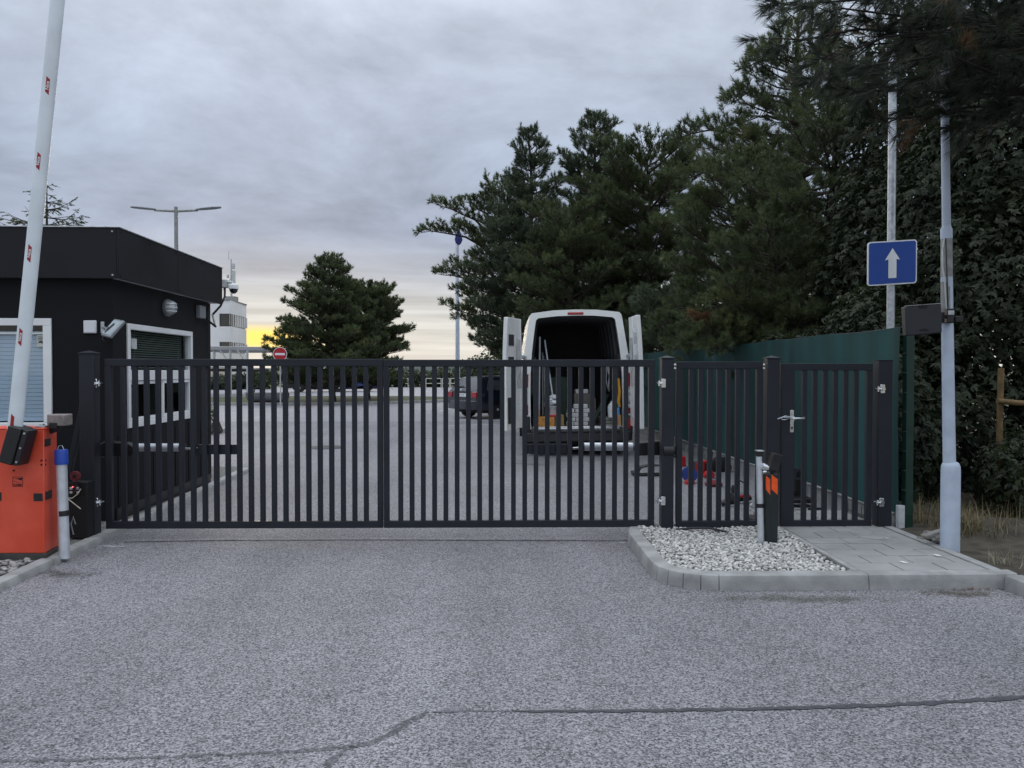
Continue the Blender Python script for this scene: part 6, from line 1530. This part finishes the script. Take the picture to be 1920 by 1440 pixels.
# ================================================================== CARS
def car_wheel(root, x, y, r=.31, w=.2, s=1, spokes=5, mm=None):
    m = MB(); m.lathe((x, y, r), [(r * .66, -w / 2), (r * .95, -w / 2), (r, -w * .35), (r, w * .35), (r * .95, w / 2), (r * .66, w / 2)], 24, 'x'); wh = m.build('wheel', RUBBER, root, smooth=True)
    m = MB(); m.lathe((x, y, r), [(r * .66, -w * .42), (r * .68, 0), (r * .66, w * .42)], 24, 'x')
    for k in range(spokes):
        a = 2 * math.pi * k / spokes; m.bar((x + s * w * .40, y, r), (x + s * w * .44, y + math.cos(a) * r * .66, r + math.sin(a) * r * .66), .05, .02, (1, 0, 0))
    m.lathe((x + s * w * .42, y, r), [(.05, -.02), (.045, .02)], 12, 'x'); m.build('rim', ALU, wh, smooth=True)
def car(name, label, cat, loc, rotz, paint, L, Wd, st, glass_side, rear_glass, tall=False, extras=None, lights_z=(.72, .90)):
    """st: stations from rear (y=0) forwards: (y, z_low, z_belt, half width, z_roof, half width of roof)"""
    root = thing(name, label, cat, loc, rotz, local=True)
    def rg(y, zl, zb, hw, zr, hr):
        h = [(hw * .93, zl), (hw, zl + .16), (hw * 1.0, (zl + zb) / 2 + .04), (hw * .975, zb), (hr + (hw - hr) * .12, zr - .07), (hr * .80, zr - .008), (0, zr)]
        return [(x, y, z) for x, z in h] + [(-x, y, z) for x, z in h[:-1][::-1]]
    m = MB(); R = [rg(*s) for s in st]; m.loft(R, closed=False); n = len(R[0]); m.add(R[0], [tuple(range(n))]); m.add(R[-1], [tuple(range(n))])
    m.build('body', paint, root, smooth=True)
    m = MB()
    for s in (-1, 1):
        for a, b, t0, t1 in glass_side:
            pass
    def interp(y):
        ys = [q[0] for q in st]; return [float(np.interp(y, ys, [q[k] for q in st])) for k in range(1, 6)]
    for s in (-1, 1):
        for (ya, yb, ina, inb) in glass_side:
            P4 = []
            for y, dy in ((ya, ina), (yb, inb)):
                zl, zb, hw, zr, hr = interp(y); zl2, zb2, hw2, zr2, hr2 = interp(y + dy)
                top = hr2 + (hw2 - hr2) * .12
                P4.append(((hw * .975 - .006, y, zb + .03), (hw * .975 + (top - hw * .975) * .85, y + dy, zb2 + (zr2 - .07 - zb2) * .85)))
            q = [P4[0][0], P4[1][0], P4[1][1], P4[0][1]]
            m = MB(); m.add([(s * (x + .012), y, z) for x, y, z in q] + [(s * (x - .02), y, z) for x, y, z in q], [(0, 1, 2, 3), (7, 6, 5, 4), (0, 4, 5, 1), (1, 5, 6, 2), (2, 6, 7, 3), (3, 7, 4, 0)]); m.build('side_window', GLASSC, root)
    (y0, z0, w0), (y1, z1, w1) = rear_glass
    m = MB(); m.add([(-w0, y0 - .012, z0), (w0, y0 - .012, z0), (w1, y1 - .012, z1), (-w1, y1 - .012, z1), (-w0, y0 + .03, z0), (w0, y0 + .03, z0), (w1, y1 + .03, z1), (-w1, y1 + .03, z1)], [(0, 1, 2, 3), (7, 6, 5, 4), (0, 4, 5, 1), (1, 5, 6, 2), (2, 6, 7, 3), (3, 7, 4, 0)])
    rg_ = m.build('rear_window', mat('rear_glass_painted_sky', (.10, .12, .13), .05, 0, .2, 3, spec=1.0), root)  # paler than the side glass: sky reflection painted into its colour
    m = MB(); m.bar((-w0 * .55, y0 - .03, z0 + .05), (w0 * .02, y0 - .035, z0 + .09), .03, .025); m.build('wiper', BLACKP, rg_)
    hw = st[1][3]
    for s in (-1, 1):
        m = MB(); m.box(min(s * (hw - .30), s * (hw - .02)), max(s * (hw - .30), s * (hw - .02)), st[0][0] - .03, .16, *lights_z); m.build('tail_light', REDL, root, bevel=.015)
    m = MB(); m.prism([(-hw * .99, .22), (-hw * .98, .02), (-hw * .80, -.07), (hw * .80, -.07), (hw * .98, .02), (hw * .99, .22)], (0, 0, .32), (1, 0, 0), (0, 1, 0), (0, 0, .30)); m.build('bumper', paint, root, bevel=.03, seg=3)
    pz = lights_z[0] + .02
    m = MB(); m.box(-.26, .26, st[0][0] - .022, st[0][0] - .004, pz, pz + .11); pl = m.build('number_plate', SIGNW, root, bevel=.003)
    m = MB(); r9 = random.Random(5)
    for k in range(7):
        x = -.20 + k * .06
        m.bar((x, st[0][0] - .0235, pz + .03), (x + r9.uniform(-.015, .02), st[0][0] - .0235, pz + .085), .014, .002, (0, 1, 0))
    m.build('worn_plate_marks', mat('plate_ink', (.12, .12, .13), .6), pl)
    for s in (-1, 1):
        for y in (L * .19, L * .81): car_wheel(root, s * (Wd / 2 - .10), y, .32, .2, s)
    m = MB(); m.box(-Wd / 2 + .15, Wd / 2 - .15, .35, L - .35, .20, .33); m.build('underbody', BLACKM, root)
    return root
estate = [(0.0, .36, .86, .80, .93, .70), (.06, .33, .92, .85, 1.02, .72), (.35, .30, .93, .865, 1.38, .60), (.62, .29, .93, .87, 1.415, .61), (1.6, .28, .93, .87, 1.43, .62), (2.6, .28, .92, .87, 1.41, .62), (3.0, .28, .91, .87, 1.28, .60), (3.35, .28, .90, .865, .96, .70), (4.2, .30, .80, .84, .84, .66), (4.42, .36, .62, .72, .66, .60)]
cp_ = on(878, 786, 0)
ec = car('estate_car', 'dark blue estate car parked beside the van', 'car', (cp_.x - .22, cp_.y + .2, 0), rad(-52), CARB, 4.42, 1.74, estate, [(.42, 1.05, .16, 0), (1.12, 1.95, 0, 0), (2.02, 2.75, 0, -.25)], ((.10, 1.0, .60), (.345, 1.34, .52)))
m = MB(); m.lathe((0, .0, .98), [(.042, -.035), (.042, -.02), (.02, -.012)], 14, 'y'); m.build('round_badge', ALU, ec, smooth=True)
m = MB(); m.bar((-.60, .55, 1.45), (-.60, 2.5, 1.46), .03, .03); m.build('roof_rail', BLACKP, ec)
m = MB(); m.bar((.60, .55, 1.45), (.60, 2.5, 1.46), .03, .03); m.build('roof_rail', BLACKP, ec)
suv = [(0.0, .5, 1.0, .84, 1.06, .76), (.05, .46, 1.06, .88, 1.25, .78), (.22, .42, 1.07, .90, 1.76, .70), (.6, .40, 1.07, .90, 1.80, .70), (2.6, .40, 1.06, .90, 1.78, .70), (3.0, .40, 1.05, .90, 1.55, .68), (3.3, .40, 1.04, .89, 1.10, .74), (4.3, .44, .98, .86, 1.02, .72), (4.5, .5, .8, .76, .84, .66)]
s_ = at(597, 727, 57)
car('off_roader', 'black off-roader parked under the pointed pine', 'car', (s_.x - 2.2, 57, 0), rad(-78), mat('black_car_paint', (.006, .006, .008), .25, 0, .1, 2, coat=.6), 4.5, 1.82, suv, [(.35, 1.1, .05, 0), (1.2, 2.0, 0, 0), (2.1, 2.85, 0, -.2)], ((.07, 1.18, .62), (.20, 1.68, .56)), lights_z=(.80, 1.05))
hatch = [(0.0, .36, .80, .76, .86, .68), (.06, .33, .88, .82, 1.0, .70), (.5, .30, .90, .84, 1.36, .60), (1.6, .28, .90, .84, 1.42, .60), (2.3, .28, .89, .84, 1.38, .60), (2.9, .28, .88, .84, .95, .68), (3.7, .30, .78, .80, .82, .62), (3.9, .36, .6, .7, .64, .56)]
s_ = at(648, 727, 58)
car('small_car', 'bright blue hatchback parked behind the pointed pine', 'car', (s_.x - 1.6, 58.5, 0), rad(-82), mat('blue_car_paint', (.02, .035, .16), .25, 0, .1, 2, coat=.6), 3.9, 1.68, hatch, [(.55, 1.2, .1, 0), (1.25, 2.0, 0, 0), (2.05, 2.6, 0, -.25)], ((.12, .98, .56), (.47, 1.30, .50)))

# ================================================================== YARD FURNITURE
# grass island with kerb round the yard pine
ic = on(640, 752, .1)
cxI, cyI = ic.x - 2.6, ic.y + 2.2
ang = np.linspace(0, 2 * math.pi, 41)[:-1]
oval = [(cxI + 8.2 * math.cos(t), cyI + 4.6 * math.sin(t) + .10 * 8.2 * math.cos(t)) for t in ang]
struct('island_lawn', sheet([(x, y) for x, y in oval], .11), mat('yard_lawn', (.050, .062, .022), .95, 0, .35, .8, .4, 20))
rk = bpy.data.objects.new('lawn_kerb', None); COL.objects.link(rk); tag(rk, kind='structure'); rk.location = (cxI, cyI, 0)
ov2 = [(cxI + (x - cxI) * 1.015, cyI + (y - cyI) * 1.025) for x, y in oval]
for a, b in zip(ov2, ov2[1:] + ov2[:1]):
    m = MB(); kerb_block(m, a, b, w=.14, h=.13, j=.004); m.build('kerb_stone', CONC, rk, smooth=True)
# round kerbed bed past the guard house
bcx, bcy = on(392, 812, 0).x - .7, on(392, 812, 0).y + .2
bed = [(bcx + .95 * math.cos(t), bcy + .95 * math.sin(t)) for t in np.linspace(0, 2 * math.pi, 25)[:-1]]
struct('planted_bed', sheet(bed, .07), mat('bed_gravel', (.34, .34, .31), .9, 0, .35, 22, .4, 40))
rk = bpy.data.objects.new('bed_kerb', None); COL.objects.link(rk); tag(rk, kind='structure'); rk.location = (bcx, bcy, 0)
for a, b in zip(bed, bed[1:] + bed[:1]):
    m = MB(); kerb_block(m, a, b, w=-.10, h=.10, j=.003); m.build('kerb_stone', CONC, rk, smooth=True)
# boat-like concrete planter lying on the kerb
p0, p1 = at(463, 745, 36), at(541, 747, 36)
pc = thing('stone_trough', 'grey rounded stone trough lying at the edge of the grass island', 'trough', ((p0.x + p1.x) / 2, 36, .1))
Lh = (p1.x - p0.x) / 2; cx = (p0.x + p1.x) / 2; m = MB(); rings = []
for u, s in ((-1, .25), (-.96, .72), (-.86, .95), (-.5, 1), (.5, 1), (.86, .95), (.96, .72), (1, .25)):
    x = cx + u * Lh; rings.append([(x, 36 + .42 * s * math.cos(a), .52 + .40 * s * math.sin(a)) for a in np.linspace(math.pi * 1.0, 2 * math.pi, 11)] + [(x, 36 + .42 * s, .56), (x, 36 - .42 * s, .56)])
m.loft(rings); m.build('shell', mat('trough_grey', (.17, .175, .18), .75, 0, .2, 3, .2, 30), pc, smooth=True)
m = MB(); m.box(cx - Lh * .97, cx + Lh * .97, 35.57, 35.60, .55, .60); m.build('rim', GALVD, pc, bevel=.006)
m = MB(); m.tube([(cx - Lh * .55, 35.7, .58), (cx - Lh * .52, 35.7, .80), (cx - Lh * .38, 35.7, .84), (cx - Lh * .32, 35.7, .84)], .025, 8); m.build('handle', BLACKP, pc, smooth=True)
m = MB(); m.box(cx - Lh * .5, cx + Lh * .5, 35.75, 36.25, .10, .20); m.build('foot', BLACKM, pc)
# no-entry sign
q = at(525, 664, 33); ne = thing('no_entry_sign', 'round red no-entry sign on a thin pole by the trough', 'traffic sign', (q.x, 33, .1))
m = MB(); m.tube([(q.x, 33.04, .05), (q.x, 33.04, q.z + .3)], .03, 12); m.build('pole', GALV, ne, smooth=True)
m = MB(); m.lathe((q.x, 33, q.z), [(.30, -.012), (.30, .012)], 32, 'y'); dk = m.build('disc', SIGNW, ne, smooth=True)
m = MB(); m.lathe((q.x, 32.986, q.z), [(.278, -.001), (.278, .0015)], 32, 'y'); m.build('red_field', SIGNR, dk)
m = MB(); m.box(q.x - .21, q.x + .21, 32.982, 32.9845, q.z - .045, q.z + .045); m.build('white_bar', SIGNW, dk, bevel=.002)
# street lamps
def lamp(label, px, ptop, Y, arms, name='street_lamp', r=.075):
    c = at(px, ptop, Y); root = thing(name, label, 'street lamp', (c.x, Y, 0), group='lamps round the yard')
    m = MB(); m.tube([(c.x, Y, 0), (c.x, Y, c.z + .15)], [r * 1.25, r * .8], 12); m.build('pole', GALVD, root, smooth=True)
    for s in arms:
        m = MB(); m.tube([(c.x, Y, c.z), (c.x + s * .75, Y, c.z + .03)], [.045, .035], 10); m.build('arm', GALVD, root, smooth=True)
        m = MB(); e = Vector((c.x + s * .68, Y, c.z + .03)); out = [(0, -.04), (.2, -.11), (.62, -.14), (.86, -.07), (.90, 0), (.86, .07), (.62, .14), (.2, .11), (0, .04)]
        m.prism([(s * a, b) for a, b in out], e, (1, 0, .09 * s), (0, 1, 0), (0, 0, .06)); m.build('lamp_head', mat('lamp_head_grey', (.22, .23, .25), .5), root, bevel=.03)
lamp('double armed grey street lamp behind the guard house roof', 330, 396, 27, (-1, 1))
lamp('street lamp whose head shows beside the pointed pine', 590, 553, 62, (-1, 1))
# flagpole
f = at(858, 440, 38); fl_ = thing('flag_pole', 'tall pale flagpole with a furled blue flag before the pines', 'flagpole', (f.x, 38, 0))
m = MB(); m.tube([(f.x, 38, 0), (f.x, 38, f.z + .3)], [.11, .06], 14); m.build('pole', GALVP, fl_, smooth=True)
m = MB(); m.loft([[(f.x + .03 + a * s, 38 + b, z) for a, b in ((-.09, -.06), (.0, -.10), (.10, -.05), (.12, .05), (0, .1), (-.1, .05))] for z, s in ((f.z + .2, .4), (f.z, 1.3), (f.z - .25, 1.8), (f.z - .42, 1.2), (f.z - .5, .5))]); m.build('flag', mat('flag_blue', (.02, .03, .15), .8, 0, .25, 6), fl_, smooth=True)
m = MB(); m.tube([(f.x - .12, 38 - .05, 1.2), (f.x - .10, 38 - .04, f.z)], .008, 5); m.build('halyard', DWHITE, fl_)
# white rails along the far edge of the yard, each frame its own
RAILW = mat('rail_white', (.55, .54, .48), .6, 0, .15, 5)
for i in range(16):
    px = 690 + i * 15.5; Y = 64; a = at(px, 720, Y); x0, x1 = a.x, a.x + .58
    if i in (5, 6): continue
    m = MB()
    for x in (x0, x1): m.bar((x, Y, 0), (x, Y, .95), .06, .06, (0, 1, 0))
    for z in (.93, .52): m.bar((x0, Y, z), (x1, Y, z), .05, .06)
    one('rail_frame', m, RAILW, 'low white tubular rail frame at the far edge of the yard', 'rail', 'white rail frames along the yard edge')

# ================================================================== OFFICE TOWER, CANOPY
YO = 78
bo_ = thing('office_building', 'white office tower with ribbon windows and rooftop mast', 'building', (at(420, 700, YO).x, YO, 0))
CLAD = mat('white_cladding', (.78, .78, .78), .55, 0, .08, .5)
CLAD2 = mat('cream_cladding', (.74, .72, .67), .6, 0, .06, .5)
xc0, xc1, xc2 = at(330, 600, YO).x, at(432, 600, YO).x, at(462, 600, YO + 6).x
ft = lambda x, y, z: (x, y, z)
def fac(z0, z1, name, mm, ins=0.0, par=bo_):
    m = MB(); m.prism([(xc0, YO + ins), (xc1, YO + ins), (xc2 - ins, YO + 6 + ins * .5), (xc2 - ins - 2.2, YO + 9), (xc0, YO + 9)], (0, 0, z0), (1, 0, 0), (0, 1, 0), (0, 0, z1 - z0)); return m.build(name, mm, par)
zz = lambda py: at(430, py, YO).z
fac(zz(588), zz(563), 'wall_band', CLAD); fac(zz(641), zz(612), 'wall_band', CLAD); fac(0, zz(662), 'wall_band', CLAD2)
fac(zz(612), zz(588), 'window_recess', GLASSD, .18); fac(zz(662), zz(641), 'window_recess', GLASSD, .18)
fac(zz(563) + .001, zz(561), 'roof_edge', GALVD, -.1)
GLW = mat('office_glass_painted_sunset', (.55, .50, .46), .10, .6, .12, .4, spec=1.0)  # cream sunset reflection put into the glass colour
dch = Vector((xc2 - xc1, 6, 0)); 
for (pa, pb) in ((612, 588), (662, 641)):
    for k in range(7):
        a = Vector((xc1, YO, 0)) + dch * (k + .06) / 7; b = Vector((xc1, YO, 0)) + dch * (k + .94) / 7; nn = Vector((dch.y, -dch.x, 0)).normalized()
        q = [a - nn * .05, b - nn * .05]; m = MB(); z0, z1 = zz(pa) + .1, zz(pb) - .05
        m.prism([(0, 0), ((b - a).length, 0), ((b - a).length, z1 - z0), (0, z1 - z0)], q[0] + Vector((0, 0, z0)), (b - a).normalized(), (0, 0, 1), nn * -.05); w = m.build('window', GLW, bo_)
        m = MB(); m.bar(b - nn * .04 + Vector((0, 0, z0)), b + (dch / 7) * .12 - nn * .04 + Vector((0, 0, z0)), .02, .02); m.bar(b + dch / 7 * .06 + Vector((0, 0, z0)) - nn * .05, b + dch / 7 * .06 + Vector((0, 0, z1)) - nn * .05, .25, .12, (0, 1, 0)); m.build('mullion', CLAD, w)
    xw = at(414, 600, YO).x
    m = MB(); m.box(xw, xc1 - .1, YO + .05, YO + .1, zz(pa) + .1, zz(pb) - .05); m.build('window', GLASSD, bo_)
    m = MB(); m.box(xc0, xw - .15, YO - .002, YO + .17, zz(pa) - .01, zz(pb) + .01); m.build('pier', CLAD, bo_)
for k in range(7):
    x = xc0 + 1.0 + k * (xc1 - xc0 - 1) / 7
    m = MB(); m.box(x, x + .55, YO - .03, YO - .003, .6, zz(690)); m.build('window', GLW, bo_)
mx_ = at(434, 560, YO + 3)
m = MB()
m.tube([(mx_.x, YO + 3, mx_.z - .5), (mx_.x, YO + 3, zz(478))], [.12, .07], 8); m.build('mast', GALV, bo_, smooth=True)
m = MB(); m.tube([(mx_.x - .25, YO + 3, zz(480)), (mx_.x - .25, YO + 3, zz(462))], .03, 6); m.build('mast_whip', GALV, bo_)
for k, (dx_, pa, pb, w) in enumerate(((.30, 543, 500, .34), (.28, 497, 486, .30), (-.30, 515, 508, .22))):
    m = MB(); m.box(mx_.x + dx_ - w / 2, mx_.x + dx_ + w / 2, YO + 2.7, YO + 2.95, zz(pa), zz(pb)); m.build('antenna_panel', DWHITE, bo_, bevel=.05)
m = MB(); m.box(mx_.x - .45, mx_.x + .55, YO + 2.5, YO + 3.5, zz(562), zz(551)); m.build('roof_cabinet', GALVD, bo_)
m = MB(); m.bar((mx_.x - .9, YO + 3, zz(538)), (mx_.x - .05, YO + 3, zz(515)), .06, .06); m.build('mast_stay', GALV, bo_)
# canopy
YC = 46
cn_ = thing('canopy', 'flat white steel canopy on thin posts before the office tower', 'canopy', (at(440, 700, YC).x, YC, 0))
xa, xb = at(330, 650, YC).x, at(498, 650, YC + 2).x; zc1, zc0 = at(440, 645, YC).z, at(440, 656, YC).z
m = MB(); m.prism([(xa, YC), (xb, YC + 2), (xb, YC + 8), (xa, YC + 8)], (0, 0, zc0), (1, 0, 0), (0, 1, 0), (0, 0, (zc1 - zc0) * .7)); m.build('roof_slab', mat('canopy_grey', (.34, .34, .35), .5, 0, .1, 1), cn_, bevel=.03)
for px in (402, 432, 464):
    x = at(px, 700, YC + 1).x
    m = MB(); m.tube([(x, YC + 1, 0), (x, YC + 1, zc0)], .075, 10); m.build('post', GALV, cn_, smooth=True)
    m = MB(); m.bar((x, YC + 1, zc0 - .9), (x - .6, YC + 1, zc0), .06, .06, (0, 1, 0)); m.build('knee_brace', GALV, cn_)
m = MB(); m.bar((xa, YC + 1, at(440, 693, YC).z), (xb, YC + 2.6, at(440, 695, YC).z), .12, .18); m.build('lower_beam', BLACKP, cn_)
m = MB(); m.bar((xa, YC + 1.3, at(440, 688, YC).z), (xb, YC + 2.9, at(440, 691, YC).z), .08, .06); m.build('lower_beam', GALV, cn_)
# low terminal wall and ridge beyond
struct('far_ridge', MB().add([(x, 900 + 60 * math.sin(x * .003), -5) for x in np.linspace(-1400, 1400, 60)] + [(x, 980 + 60 * math.sin(x * .003), 7 + 7 * math.sin(x * .006 + 1) + 3 * math.sin(x * .021)) for x in np.linspace(-1400, 1400, 60)], [(i, i + 1, i + 61, i + 60) for i in range(59)]), mat('ridge_green', (.05, .065, .055), .95, 0, .3, .01), smooth=True)
for o in LOCALS:
    if '_local' in o: del o['_local']
for o in bpy.data.objects:
    if '_shoots' in o: del o['_shoots']
